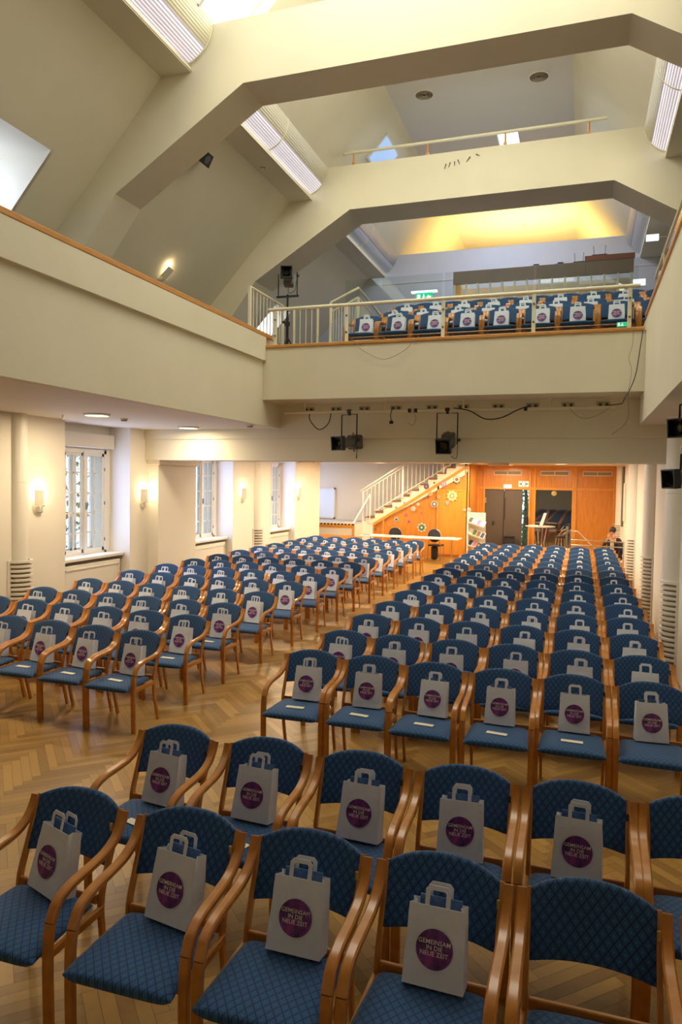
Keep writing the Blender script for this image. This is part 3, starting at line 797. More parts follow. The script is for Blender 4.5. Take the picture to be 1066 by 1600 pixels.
for k, y in enumerate(SCON):
    sconce((WL, y, 2.08), (0, 0, 0), 'lit cream wall sconce, %s along the window wall from the stage' % ORD[k+1])
sconce((-7.60, 11.96, 6.34), (0, .83, 0), 'lit sconce on the sloping roof above the side gallery')
point('sconce_light', (-7.50, 11.9, 6.44), 3, (1, .72, .40), .03)
LAMPF = mat('lit_lamp_glass', (1, .95, .8), .5, emit=(1, .86, .60), es=5)
cl0 = None
def clamp(x, y, z, label):
    global cl0
    if cl0 is None:
        r = empty('ceiling_lamp', (x, y, z)); cl0 = r
        MB().lathe([(.175, 0), (.19, 0), (.185, -.025), (.165, -.028), (.160, 0)], n=32).build('rim', TRIMW, r, smooth=True)
        MB().lathe([(.0001, -.012), (.165, -.012), (.165, -.004), (.0001, -.004)], n=32).build('diffuser', LAMPF, r)
        freeze(r)
    else: r = copy_tree(cl0)
    r.location = (x, y, z); tag(r, label, 'ceiling lamp', 'round flush ceiling lamps')
clamp(-6.58, 8.59, SOF, 'round lit flush lamp under the side gallery, nearer the stage')
clamp(-6.51, 10.96, SOF, 'round lit flush lamp under the side gallery, by the low beam')
clamp(-6.65, 6.2, SOF, 'added unseen flush lamp under the side gallery before the first duct')  # lamp out of view, added for more light on left wall and floor
k = 0
for px in (-6.1, -3.4, -.6):
    for py in (14.4, 17.0, 19.6, 22.0): k += 1; clamp(px, py, 3.05, 'round lit lamp on the low hall ceiling, %s line from windows, %s from the beam' % (ORD[1+(k-1)//4], ORD[1+(k-1) % 4]))
clamp(-2.3, 23.6, 3.05, 'round lit flush lamp just before the door wall')
for x, y, lb in ((-7.6, 19.2, 'grey box fixture hung from the ceiling by the last sconce'), (-2.3, 21.0, 'grey box fixture hung from the ceiling before the door wall')):
    tag(MB().rbox(x-.30, y-.1, 2.94, x+.30, y+.1, 3.05, .01).build('ceiling_fixture', mat('taupe_box', (.42, .36, .28), .6)), lb, 'ceiling fixture')
def detector(loc, rot, label):
    r = empty('smoke_detector', loc, 0, label, 'smoke detector'); r.rotation_euler = rot
    MB().lathe([(.0001, -.05), (.035, -.048), (.045, -.03), (.045, -.02), (.065, -.015), (.065, 0)], n=20).build('housing', TRIMW, r, smooth=True)
    MB().lathe([(.046, -.036), (.048, -.03), (.046, -.024)], n=20).build('vent_slot', DGREY, r)
detector((-6.64, 9.31, SOF), (0, 0, 0), 'small round detector between the two gallery soffit lamps')
detector((-5.21, 10.71, SOF), (0, 0, 0), 'small round detector near the gallery corner')
detector((-5.75, 12.26, 8.19), (0, 0, 0), 'small round detector under the cornice beside the cove lamp')
sp = empty('wall_loudspeaker', (-6.15, 10.75, 7.80), 0, 'black wedge loudspeaker under the roof by the big beam', 'loudspeaker'); sp.rotation_euler = (0, .7, 0)
MB().prism([(-.16, -.10), (.16, -.10), (.10, .10), (-.10, .10)], 'x', -.12, .12).build('cabinet', BLACK, sp)
MB().disc((.12, 0, 0), .07, 'x', 20, .01).build('cone', DGREY, sp)
tag(MB().rbox(-7.74, 7.60, 2.45, -7.60, 7.78, 3.0, .02).build('wall_loudspeaker', BLACK), 'black loudspeaker on the window wall before the first duct', 'loudspeaker')
tag(MB().tube([(-7.2, 8.62, 3.32), (-7.2, 8.62, 3.24)], .012, 8).tube([(-7.24, 8.62, 3.25), (-7.16, 8.62, 3.25)], .008, 6).build('ceiling_hook', TRIMW), 'small white hook on the side gallery soffit', 'hook')

# ------------------------------------------------------------------ lighting bar
bar = empty('lighting_bar', (-2.2, 11.3, 3.57), 0, 'cream pipe carrying stage lights along the low beam', 'pipe')
MB().tube([(-2.64, 0, 0), (2.62, 0, .0)], .024, 12).build('pipe', RAILM, bar, smooth=True)
for x in (-2.27, -.86, .4, 1.7): MB().tube([(x, 0, 0), (x, .0, .155)], .014, 8).rbox(x-.03, -.03, .14, x+.03, .03, .16, .003).build('hanger', RAILM, bar)
SOCK = mat('taupe_socket_plate', (.46, .40, .30), .5)
so0 = None
for i, x in enumerate((-4.46, -3.97, -3.47, -2.93, -2.33, -1.83, -1.28, -.76, -.24, .27)):
    if so0 is None:
        so0 = empty('wall_socket'); MB().rbox(-.095, -.02, -.04, .095, 0, .04, .005).build('plate', SOCK, so0)
        for s in (-1, 1):
            MB().disc((s*.046, -.018, 0), .024, 'y', 14, .004).build('outlet', mat('outlet_hole', (.07, .06, .04), .6), so0)
        freeze(so0); o = so0
    else: o = copy_tree(so0)
    o.location = (x, 11.47, 3.63); tag(o, 'double wall socket above the lighting bar, %s from the windows' % ORD[i+1], 'socket', 'sockets along the beam')
def spot(loc, yaw, label, pitch=-.25, size=1, hang=True, drop=.44, group='profile spotlights'):
    r = empty('stage_spotlight', loc, 0, label, 'spotlight', group)
    yk = MB(); w2 = .14*size; b = -drop*size
    yk.tube([(-w2, 0, b-.10*size), (-w2, 0, -.05), (w2, 0, -.05), (w2, 0, b-.10*size)], .011, 8)
    if hang: yk.rbox(-.02, -.02, -.06, .02, .02, .03, .004).rbox(-.035, -.035, -.02, .035, .035, .035, .006)
    y = yk.build('yoke', BLACK, r); y.rotation_euler = (0, 0, yaw)
    T = Matrix.Translation((0, 0, b-.07*size)) @ Matrix.Rotation(yaw, 4, 'Z') @ Matrix.Rotation(pitch, 4, 'X')
    m = MB(); s = size
    m.rbox(-.085*s, .04*s, -.10*s, .085*s, .22*s, .10*s, .02*s, T=T); m.build('lamp_house', DGREY, r)
    m = MB(); R2 = T @ Matrix.Rotation(PI/2, 4, 'X')
    m.lathe([(.0001, -.04*s), (.075*s, -.04*s), (.075*s, .20*s), (.0001, .20*s)], n=20, T=R2); m.build('barrel', DGREY, r, smooth=40)
    m = MB(); m.lathe([(.06*s, .26*s), (.06*s, .20*s), (.0001, .195*s)], n=20, T=R2)
    for a in ((-.098, -.27, -.098, -.085, -.19, .098), (.085, -.27, -.098, .098, -.19, .098), (-.098, -.27, .085, .098, -.19, .098), (-.098, -.27, -.098, .098, -.19, -.085)): m.box(*[q*s for q in a], T=T)
    m.box(-.09*s, -.20*s, -.09*s, .09*s, -.19*s, .09*s, T=T)
    m.build('colour_frame', BLACK, r)
    MB().lathe([(.0001, .205*s), (.055*s, .205*s)], n=20, T=R2).build('lens', GLASSD, r)
    k = MB()
    for a in ((.0, .1, .115), (.0, .1, -.115)): k.rbox(a[0]*s-.008, a[1]*s-.012, a[2]*s-.02, a[0]*s+.008, a[1]*s+.012, a[2]*s+.02, .002, T=T)
    k.build('shutter_lever', REDP, r)
    MB().tube([(w2+.002, 0, b-.04*s), (w2+.05, 0, b-.04*s)], .02*s, 8).build('knob', BLACK, r).rotation_euler = (0, 0, yaw)
    c = catmull([T @ Vector((0, .2*s, -.05*s)), T @ Vector((.0, .16*s, -.2*s)), T @ Vector((.12*s, .0, -.22*s)), T @ Vector((.14*s, .02, -.05*s))], 5)
    MB().tube(c, .005, 6).build('cord', CABLEB, r)
    return r
GLASSD = mat('dark_lens', (.02, .02, .03), .05)
spot((-3.68, 11.3, 3.57), -.40, 'grey profile spotlight on the lighting bar, nearer the windows', .10, 1.18, drop=.36)
spot((-2.05, 11.3, 3.57), -.02, 'grey profile spotlight on the lighting bar, near its middle', .28, 1.18, drop=.36)
mt = MB().tube([(1.04, 7.95, 3.32), (1.04, 7.95, 2.35)], .024, 10).rbox(.99, 7.90, 3.28, 1.09, 8.0, 3.32, .005).build('drop_pipe', BLACK)
tag(mt, 'black drop pipe under the right gallery carrying two spotlights', 'pipe')
for z, lb, yw in ((3.28, 'upper black spotlight on the drop pipe at the right wall', -.7), (2.79, 'lower black spotlight on the drop pipe at the right wall', -1.0)):
    spot((1.0, 7.75, z), yw, lb, .1, .95, drop=.22, group='black spotlights at the right wall')
tag(MB().tube([(.93, 7.95, 2.80), (1.12, 7.95, 2.80)], .03, 10).build('pipe_clamp', RAILM), 'white clamp between the two right wall spotlights', 'clamp')
def cable(pts, r, m, label):
    o = MB().tube(catmull(pts, 6), r, 6).build('cable', m); tag(o, label, 'cable')
cable([(-4.42, 11.44, 3.60), (-4.40, 11.34, 3.46), (-4.22, 11.3, 3.28), (-4.05, 11.3, 3.38), (-4.0, 11.3, 3.58)], .008, CABLEB, 'black cable looping below the bar at its window end')
cable([(-1.95, 11.28, 3.60), (-1.7, 11.27, 3.55), (-1.45, 11.26, 3.42), (-1.2, 11.26, 3.44), (-.95, 11.27, 3.56), (-.80, 11.28, 3.60)], .010, CABLEB, 'thick black cable swagged along the middle of the bar')
cable([(-2.95, 11.28, 3.60), (-2.97, 11.27, 3.50), (-2.95, 11.27, 3.40)], .007, CABLEB, 'short black plug lead hanging between the two bar spotlights')
tag(MB().rbox(-2.985, 11.25, 3.36, -2.925, 11.29, 3.41, .006).build('cable_plug', BLACK), 'black plug hanging from the lighting bar', 'plug')
for x in (-2.66, -2.56, -.85): tag(MB().rbox(x-.025, 11.265, 3.54, x+.025, 11.335, 3.60, .005).build('tape_wrap', BLACK), 'black tape wrap on the lighting bar', 'tape', 'black tape wraps on the bar')
cable([(-2.62, 11.27, 3.58), (-2.55, 11.26, 3.45), (-2.60, 11.26, 3.33), (-2.68, 11.26, 3.38)], .004, CABLEW, 'thin grey wire curling under the middle of the bar')
cable([(-.22, 11.28, 3.57), (-.05, 11.27, 3.42), (.15, 11.27, 3.44), (.38, 11.28, 3.58)], .004, CABLEW, 'thin grey cable sagging at the right end of the bar')
cable([(.73, 10.69, 4.56), (.70, 10.68, 4.30), (.66, 10.68, 3.98), (.60, 10.7, 3.78), (.52, 10.72, 3.62), (.50, 11.1, 3.60), (.30, 11.28, 3.60)], .007, CABLEB, 'black cable running down the gallery corner to the bar')
cable([(.61, 10.69, 4.62), (.60, 10.68, 4.35), (.56, 10.68, 4.18), (.60, 10.68, 4.0), (.57, 10.7, 3.70), (.58, 11.0, 3.35), (.40, 11.44, 3.18)], .004, CABLEW, 'thin grey wire hanging beside the black corner cable')
cable([(-3.41, 10.70, 4.60), (-3.28, 10.68, 4.45), (-2.94, 10.68, 4.30), (-2.62, 10.68, 4.42), (-2.45, 10.70, 4.60)], .005, CABLEW, 'thin grey cable sagging over the gallery front')

# ------------------------------------------------------------------ gallery railings
def bars(mb, pts, r, n=8): mb.tube(pts, r, n)
rl = empty('gallery_railing', (-2.1, 10.87, 4.61), 0, 'cream tubular railing with glass panels along the back gallery front', 'railing')
MB().tube([(-2.86, 0, .60), (2.79, 0, .60)], .028, 12).build('handrail', RAILM, rl, smooth=True)
for x in (-2.74, -1.51, .03, 1.36, 2.66):
    p = MB().rbox(x-.028, -.012, 0, x+.028, .012, .60, .004).build('post', RAILM, rl)
    for z in (.17, .43): MB().disc((x, -.018, z), .016, 'y', 12, .008).build('bolt', DGREY, p)
for x0, x1 in ((-1.55, .0), (.04, 1.34), (1.38, 2.76)):
    MB().box(x0, .03, .06, x1, .038, .99).build('glass_panel', RGLASS, rl)
MB().tube([(-1.5, .034, .09), (2.7, .034, .09)], .004, 6).build('wire', STEEL, rl)
gt = empty('baluster_gate', (-4.66, 11.2, 4.61), 0, 'short cream baluster panel beside the gallery tripod', 'railing')
m = MB(); m.box(0, -.015, 0, .03, .015, .68).box(.42, -.015, 0, .45, .015, .68).box(0, -.015, 0, .45, .015, .02).box(0, -.015, .66, .45, .015, .68); m.build('frame', RAILM, gt)
for k in range(3): MB().tube([(.12+k*.105, 0, .0), (.12+k*.105, 0, .67)], .007, 6).build('baluster', RAILM, gt)
lr = empty('side_railing', (-5.06, 10.36, 4.81), 0, 'cream baluster railing on the window side parapet end', 'railing')
m = MB(); m.box(-.02, -.025, -.02, .02, .025, .66); m.box(-.02, 1.28, -.15, .02, 1.32, .66); m.build('post', RAILM, lr)
MB().tube([(0, 0, .66), (0, 1.3, .66)], .018, 8).build('handrail', RAILM, lr)
for k in range(1, 10): MB().tube([(0, k*.13, -.01), (0, k*.13, .66)], .008, 6).build('baluster', RAILM, lr)
sr = empty('stair_railing', (-4.46, 12.5, 4.42), 0, 'cream stair railing with close balusters beside the gallery seats', 'railing')
A, B, C2 = Vector((0, 0, 0)), Vector((.52, .0, 0)), Vector((.35, 3.2, 0))
def rz(p, h): return (p.x, p.y, h)
MB().tube([rz(A, 1.27), rz(B, 1.50), rz(C2, 1.38)], .022, 8).build('handrail', RAILM, sr)
MB().tube([rz(A, 1.10), rz(B, 1.33), rz(C2, 1.20)], .014, 8).build('handrail', RAILM, sr)
MB().box(-.02, -.02, 0, .02, .02, 1.27).box(.50, -.02, 0, .54, .02, 1.33).build('post', RAILM, sr)
for k in range(1, 10): MB().tube([(k*.052, 0, .06), (k*.052, 0, 1.10+k*.023)], .006, 6).build('baluster', RAILM, sr)
for k in range(1, 22):
    t = k/22; MB().tube([(B.x+(C2.x-B.x)*t, 3.2*t, .06), (B.x+(C2.x-B.x)*t, 3.2*t, 1.33-.13*t)], .006, 6).build('baluster', RAILM, sr)
# handrail with glass on the right parapet
rr = empty('parapet_railing', (.86, 6.0, 4.81), 0, 'steel handrail with glass on the right hand parapet', 'railing')
MB().tube([(0, -3, .42), (0, 4.6, .42)], .022, 10).build('handrail', RAILM, rr, smooth=True)
for y in (-2.5, -.5, 1.5, 3.5): MB().rbox(-.015, y-.02, -.01, .015, y+.02, .42, .003).build('post', RAILM, rr)
MB().box(-.004, -3, .05, .004, 4.6, .36).build('glass_panel', RGLASS, rr)
r2 = empty('aisle_handrail', (1.35, 12.2, 4.42), 0, 'cream stepped handrail at the right end of the gallery rows', 'railing')
for dz, y0, y1, z0, z1 in ((0, 0, 1.6, 1.1, 1.3), (0, 1.6, 3.4, 1.3, 2.0)): MB().tube([(0, y0, z0), (0, y1, z1)], .024, 8).tube([(0, y0, z0-.3), (0, y1, z1-.3)], .016, 8).build('handrail', RAILM, r2)
MB().tube([(0, 0, 0), (0, 0, 1.12)], .022, 8).tube([(0, 1.6, .3), (0, 1.6, 1.3)], .022, 8).tube([(0, 3.4, .9), (0, 3.4, 2.0)], .022, 8).build('post', RAILM, r2)
# tripod lamp on the gallery
tp = empty('lamp_tripod', (-4.78, 11.22, 4.42), 0, 'black tripod stand beside the gallery railing', 'tripod')
MB().tube([(0, 0, .16), (0, 0, .75)], .024, 10).tube([(0, 0, .75), (0, 0, 1.12)], .017, 10).build('pole', BLACK, tp)
MB().lathe([(.045, .60), (.045, .66)], n=12).rbox(-.09, -.02, .64, -.03, .02, .68, .005).build('clamp', BLACK, tp)
for k in range(3):
    a = k*2*PI/3+.4; MB().tube([(0, 0, .42), (.22*math.cos(a), .22*math.sin(a), .0)], .012, 8).tube([(0, 0, .18), (.12*math.cos(a), .12*math.sin(a), .20)], .008, 6).build('leg', BLACK, tp)
s_ = spot((-4.78, 11.22, 6.33), .30, 'black spotlight with red levers on the gallery tripod', -.1, 1.0, hang=False, group='gallery spotlight')
for c in list(s_.children):
    if c.name.startswith('yoke'): bpy.data.objects.remove(c)
MB().tube([(-.17, 0, -.44), (-.17, 0, -.82), (.17, 0, -.82), (.17, 0, -.44)], .012, 8).rbox(-.2, -.02, -.84, .2, .02, -.81, .004).build('yoke', BLACK, s_)

# ------------------------------------------------------------------ control booth and gallery wall fittings
BOOTH = mat('grey_brown_booth_board', (.30, .23, .17), .45, c2=(.34, .27, .20), scale=2)
BREDGE = mat('reddish_booth_board', (.33, .15, .09), .4)
bt = empty('control_booth', (-3.02, 17.0, 5.69), 0, 'long grey-brown control booth with low windows behind the gallery seats', 'booth')
MB().rbox(0, 0, 1.39, 2.95, .04, 1.70, .006).rbox(2.95, 0, 1.39, 3.95, .04, 1.70, .006).build('fascia', BOOTH, bt)
MB().rbox(2.93, -.005, 1.70, 3.97, .04, 1.82, .006).rbox(2.93, .04, 1.78, 3.97, .9, 1.82, .006).build('raised_top', BREDGE, bt)
MB().box(0, .04, 1.66, 2.95, .9, 1.70).build('top_board', BOOTH, bt)
MB().box(0, 0, 0, 3.95, .04, .78).build('lower_board', BOOTH, bt)
for k in range(15):
    x = .03+k*3.88/14; MB().rbox(x-.022, 0, .78, x+.022, .05, 1.40, .004).build('post', RAILM, bt)
MB().box(1.95, .02, .80, 3.95, .026, 1.38).build('pane', GLASS, bt)
MB().box(0, 1.2, 0, 3.95, 1.25, 1.6).box(0, .04, .2, .04, 1.25, 1.6).build('rear_board', mat('cream_booth_lining', (.75, .62, .38), .7), bt)
ANT = []
for x, w2, z, lb in ((-.21, .12, 7.39, 'black router with two antennas on the booth edge'), (.22, .16, 7.51, 'black router with two antennas on the raised booth corner')):
    e = empty('router', (x, 17.12, z), 0, lb, 'router')
    MB().rbox(-w2, -.05, 0, w2, .06, .04, .006).build('housing', BLACK, e)
    for s, t in ((-1, -.25), (1, .15)): MB().tube([(s*w2*.7, 0, .03), (s*w2*.7+t*.4*(.2), 0, .24)], .006, 6).build('antenna', BLACK, e)
for x, lb in ((-1.15, 'small black device on the booth top edge near its middle'), (-.62, 'flat black adapter on the booth top edge')):
    e = tag(MB().rbox(x-.10, 17.08, 7.39, x+.10, 17.16, 7.42, .006).rbox(x-.05, 17.08, 7.42, x+.07, 17.14, 7.445, .004).build('network_device', BLACK), lb, 'device')
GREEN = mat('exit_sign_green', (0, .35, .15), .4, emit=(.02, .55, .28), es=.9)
WLIT = mat('lit_white_sign', (.9, .95, .95), .4, emit=(.85, .97, 1), es=1.0)
SIGNW = mat('white_sign_print', (.95, 1, .97), .4, emit=(.9, 1, .95), es=1.0)
def running_man(mb, x, z, s, y, sg=1):
    def b(x0, z0, x1, z1): mb.box(x+x0*s*sg, y, z+z0*s, x+x1*s*sg, y+.003, z+z1*s)
    mb.disc((x+.1*s*sg, y+.003, z+.8*s), .12*s, 'y', 10, .003)
    mb.prism([(x-.05*s*sg, z+.2*s), (x+.12*s*sg, z+.25*s), (x+.12*s*sg, z+.68*s), (x-.10*s*sg, z+.62*s)], 'y', y, y+.003)
    mb.prism([(x-.05*s*sg, z+.3*s), (x-.40*s*sg, z+.0*s), (x-.30*s*sg, z-.08*s), (x+.1*s*sg, z+.2*s)], 'y', y, y+.003)
    mb.prism([(x+.05*s*sg, z+.3*s), (x+.35*s*sg, z+.05*s), (x+.30*s*sg, z-.2*s), (x+.20*s*sg, z-.2*s), (x+.22*s*sg, z+.02*s), (x-.02*s*sg, z+.2*s)], 'y', y, y+.003)
    mb.prism([(x+.1*s*sg, z+.62*s), (x+.42*s*sg, z+.45*s), (x+.38*s*sg, z+.36*s), (x+.1*s*sg, z+.5*s)], 'y', y, y+.003)
ex = empty('exit_sign', (-3.75, 17.2, 6.90), 0, 'green running-man exit sign behind the gallery seats', 'exit sign')
MB().rbox(-.21, -.02, -.10, .21, .02, .10, .005).build('panel', GREEN, ex)
m = MB(); running_man(m, -.02, -.05, .13, -.024); m.box(-.17, -.024, -.06, -.09, -.021, .06); m.prism([(.06, .0), (.11, .05), (.11, .02), (.17, .02), (.17, -.02), (.11, -.02), (.11, -.05)], 'y', -.024, -.021); m.build('pictogram', SIGNW, ex)
MB().rbox(-.32, -.05, .10, .32, .05, .15, .01).build('lamp_housing', WLIT, ex)
MB().tube([(-.2, .03, -1.21), (-.2, .03, .12)], .012, 6).tube([(.2, .03, -1.21), (.2, .03, .12)], .012, 6).build('pole', TRIMW, ex)
for x, z, bx, lb in ((1.31, 7.88, .66, 'white lit sign panel high at the right of the booth'), (1.07, 6.93, -.14, 'white lit sign panel just right of the booth end')):
    e = empty('emergency_light', (x, 17.3, z), 0, lb, 'sign'); MB().rbox(-.13, -.02, -.07, .13, .02, .07, .005).build('panel', WLIT, e)
    MB().tube([(0, 0, .0), (bx, 0, .0)], .012, 6).build('bracket', TRIMW, e)
e = empty('exit_sign', (.47, 10.95, 4.70), 0, 'small green exit sign reflection low in the gallery railing glass', 'exit sign'); MB().rbox(-.07, -.01, -.03, .07, .01, .03, .003).build('panel', GREEN, e)  # panel and pictogram stand in for a sign's reflection in the glass
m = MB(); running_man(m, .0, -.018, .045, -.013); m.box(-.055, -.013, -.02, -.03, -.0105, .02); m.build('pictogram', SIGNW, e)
tag(MB().rbox(-3.30, 19.73, 7.0, -3.05, 19.77, 7.9, .005).build('wall_panel', TRIMW), 'narrow white panel on the gallery rear wall left of the booth', 'panel')
st(MB().box(-9.0, 19.755, 7.98, 4.8, 19.772, 8.0).build('trim_8', TRIMW))
detector((-1.85, 22.0, 10.085), (0, 0, 0), 'small round detector on the warm lit upper ceiling')
# railing on top of the second big beam
tr = empty('beam_railing', (-2.29, 14.1, 8.79), 0, 'cream tubular rail on top of the second big beam', 'railing')
MB().tube([(-2.53, 0, .30), (2.53, 0, .30)], .030, 12).build('handrail', RAILM, tr, smooth=True)
for x in (-2.30, -.78, .72, 2.22): MB().tube([(x, 0, 0), (x, 0, .28)], .018, 8).rbox(x-.03, -.03, 0, x+.03, .03, .10, .004).build('post', WOODD, tr)
v0 = None
for x, lb in ((-3.18, 'round slotted air vent on the high ceiling, nearer the windows'), (-.99, 'round slotted air vent on the high ceiling, nearer the radiators')):
    e = empty('air_vent', (x, 14.2, 10.085), 0, lb, 'air vent', 'round ceiling vents')
    MB().lathe([(.20, 0), (.20, -.02), (.175, -.025), (.175, 0)], n=32).build('rim', TRIMW, e, smooth=True)
    MB().lathe([(.0001, -.004), (.18, -.004)], n=32).build('backing', DARKIN, e)
    m = MB()
    for k in range(5): q = .03+k*.032; m.lathe([(q, -.018), (q+.012, -.024), (q+.014, -.012)], n=28)
    m.build('ring_slats', SOCK, e)
pj = empty('skylight_projector', (-4.1, 15.4, 9.25), 0, 'slim grey device below the upper skylight', 'device'); MB().tube([(0, -.3, -.1), (0, .3, .2)], .06, 12).build('tube', STEEL, pj); MB().box(-.3, -.02, .0, 0, .02, .03).build('bracket', STEEL, pj)
w12 = st(empty('window_12', (-4.35, 15.4, 9.56))); w12.rotation_euler = (0, -.811, 0)
MB().box(-.32, -.5, -.03, .32, .5, .0).build('window_frame', WF, w12); MB().box(-.28, -.46, -.036, .28, .46, -.031).build('pane', mat('blue_sky_pane', (.3, .5, .8), .3, emit=(.45, .65, 1), es=.5), w12)
# plaster pits / writing-like chips on the second beam
m = MB(); NIB = mat('dark_twigs', (.06, .04, .03), .8)
TW = [(-2.68, 8.52, .03, .09), (-2.60, 8.54, .03, .09), (-2.50, 8.55, .0, .08), (-2.42, 8.57, -.04, .09), (-2.24, 8.60, .07, .09), (-2.06, 8.66, -.07, .04)]
for i, (x, z, dx, dz) in enumerate(TW):
    o = MB().tube([(x-dx/2, 13.945, z-dz/2), (x+dx/2, 13.945, z+dz/2)], [.004, .009], 6).build('dark_clip', NIB); tag(o, 'small dark clip on the second big beam, %s from the windows' % ORD[i+1], 'clip', 'dark clips on the second beam')

# ------------------------------------------------------------------ far end: door wall
VG = mat('vent_slot_brown', (.22, .16, .08), .6)
for k, x in enumerate((-2.42, -.88, .47)):
    e = empty('wall_vent', (x, YB, 2.80), 0, 'long cream slotted vent at the top of the panelled wall, %s from the stairs' % ORD[k+1], 'air vent', 'slotted wall vents')
    m = MB(); 
    for a in ((-.46, -.02, .055, .46, 0, .075), (-.46, -.02, -.075, .46, 0, -.055), (-.46, -.02, -.075, -.44, 0, .075), (.44, -.02, -.075, .46, 0, .075), (-.01, -.02, -.07, .01, 0, .07)): m.box(*a)
    m.build('frame', TRIMW, e); MB().box(-.44, -.006, -.06, .44, -.002, .06).build('backing', VG, e)
    m = MB()
    for q in range(4): m.box(-.44, -.012, -.048+q*.028, .44, -.006, -.040+q*.028)
    m.build('slats', SOCK, e)
e = empty('emergency_light', (-2.41, 24.96, 2.34), 0, 'small lit white sign panel above the open double door', 'sign'); MB().rbox(-.13, -.04, -.06, .13, 0.03, .06, .008).build('panel', WLIT, e)
e = empty('pictogram_sign', (-1.88, 24.965, 2.43), 0, 'white sign with blue pictograms above the door post', 'sign')
MB().rbox(-.17, -.01, -.10, .17, 0, .10, .003).build('panel', mat('sign_white', (.85, .87, .88), .5), e)
m = MB()
for sx in (-1, 1):
    m.prism([(sx*.04, 0), (sx*.09, .05), (sx*.09, .02), (sx*.14, .02), (sx*.14, -.02), (sx*.09, -.02), (sx*.09, -.05)], 'y', -.014, -.010)
    m.box(sx*.05-.012, -.014, .045, sx*.05+.012, -.010, .085); m.box(sx*.05-.012, -.014, -.085, sx*.05+.012, -.010, -.045)
m.build('pictogram', mat('sign_blue', (.05, .15, .45), .5), e)
# double door, one leaf closed, one ajar
DOORM = mat('taupe_door', (.085, .066, .052), .5, c2=(.095, .075, .06), scale=1.5)
d1 = st(empty('door_1', (DX0+.03, YB+.02, 0)))
MB().rbox(-.03, 0, .01, .62, .05, 2.235, .004).build('leaf', DOORM, d1)
MB().rbox(.25, -.03, 1.0, .29, 0, 1.14, .003).tube([(.27, -.04, 1.1), (.38, -.04, 1.1)], .008, 8).build('handle', BLACK, d1)
MB().rbox(-.05, -.03, 1.75, .03, 0, 1.95, .004).build('hinge', STEEL, d1)
d2 = st(empty('door_2', (DX0+.66, YB+.02, 0)))
MB().rbox(0, .0, .01, .61, .05, 2.235, .004).build('leaf', DOORM, d2)
MB().rbox(-.02, -.006, .01, .01, .04, 2.18, .003).build('edge_strip', BLACK, d2)
MB().rbox(.02, -.02, 1.2, .045, 0, 1.95, .003).build('handle', BLACK, d2)
d3 = st(empty('door_3', (DX0+1.27, YB+.05, 0))); d3.rotation_euler = (0, 0, 1.72)
MB().rbox(0, 0, .01, .60, .04, 2.18, .004).build('leaf', mat('blue_black_door_edge', (.02, .03, .06), .4), d3)
bn = empty('waste_bin', (-2.28, 24.7, 0), 0, 'black waste bin before the closed door leaf', 'bin'); MB().rbox(-.17, -.13, 0, .17, .13, .62, .02).build('body', LEATH, bn); MB().rbox(-.19, -.15, .62, .19, .15, .70, .02).build('lid', BLACK, bn)
tag(MB().rbox(-1.80, 24.86, 1.0, -1.70, 24.95, 1.35, .03).build('hanging_bag', LEATH), 'black bag hanging at the door post', 'bag')
# dark reflecting interior window
g = st(empty('window_9', (GX0, YB, .18)))
DG = mat('dark_reflective_glass', (.012, .014, .02), .03); DG.node_tree.nodes['Principled BSDF'].inputs['Specular IOR Level'].default_value = 1.0; DG.node_tree.nodes['Principled BSDF'].inputs['IOR'].default_value = 2.2
MB().box(0, .03, 0, GX1-GX0, .05, DZ-.18).build('pane', DG, g)
o = MB().lathe([(.0001, 0), (.05, .02), (.09, 0), (.05, -.02), (.0001, 0)], n=8, T=Matrix.Translation((-.88, 24.96, 2.13)) @ Matrix.Rotation(PI/2, 4, 'X')).build('paper_star', mat('gold_paper', (.55, .42, .15), .6)); tag(o, 'small gold star on the dark interior window', 'star')
# outside: ground, hedge seen through the door, trees beyond the side windows
LEAFM = mat('green_leaves', (.03, .11, .03), .7, c2=(.10, .24, .06), scale=3)
BARK = mat('grey_bark', (.10, .08, .06), .9)
st(MB().box(-40, -20, -.5, 30, 50, -.31).build('ground', mat('pale_gravel', (.50, .52, .55), .9, c2=(.42, .44, .46), scale=2)))
def tree(x, y, h, r, n, label, cat='tree', seed=1):
    g2 = random.Random(seed); e = empty('tree' if cat == 'tree' else 'shrub', (x, y, -.3), 0, label, cat)
    MB().tube([(0, 0, 0), (.05, 0, h*.5), (0, .05, h*.8)], [.12, .09, .04], 8).build('trunk', BARK, e)
    m = MB()
    for _ in range(n):
        a = g2.uniform(0, 2*PI); q = r*math.sqrt(g2.random()); zz = g2.uniform(.25*h if cat == 'tree' else .05*h, h)
        q *= (1-((zz/h-.55)/.55)**2*.6); c = Vector((q*math.cos(a), q*math.sin(a), zz)); s = g2.uniform(.05, .11)
        u = Vector((g2.gauss(0, 1), g2.gauss(0, 1), g2.gauss(0, 1))).normalized(); v = u.cross(Vector((.3, .2, .9))).normalized()
        m.add([c-u*s, c+v*s*.5, c+u*s, c-v*s*.5], ((0, 1, 2, 3),))
    m.build('crown', LEAFM, e)
tree(-11.6, 11.4, 4.2, .9, 1100, 'leafy green tree outside the first window', seed=1)
tree(-11.6, 13.6, 4.6, .9, 1100, 'leafy green tree outside between the first and second window', seed=2)
tree(-11.6, 17.9, 4.4, 1.0, 1100, 'leafy green tree outside the second window', seed=3)
tree(-2.0, 27.6, 3.4, .7, 1500, 'green shrub outside the far door', 'shrub', seed=4)
w11 = st(empty('window_11', (-9.4, 23.2, 2.2)))  # unseen window with glowing pane, added to go with the alcove fill
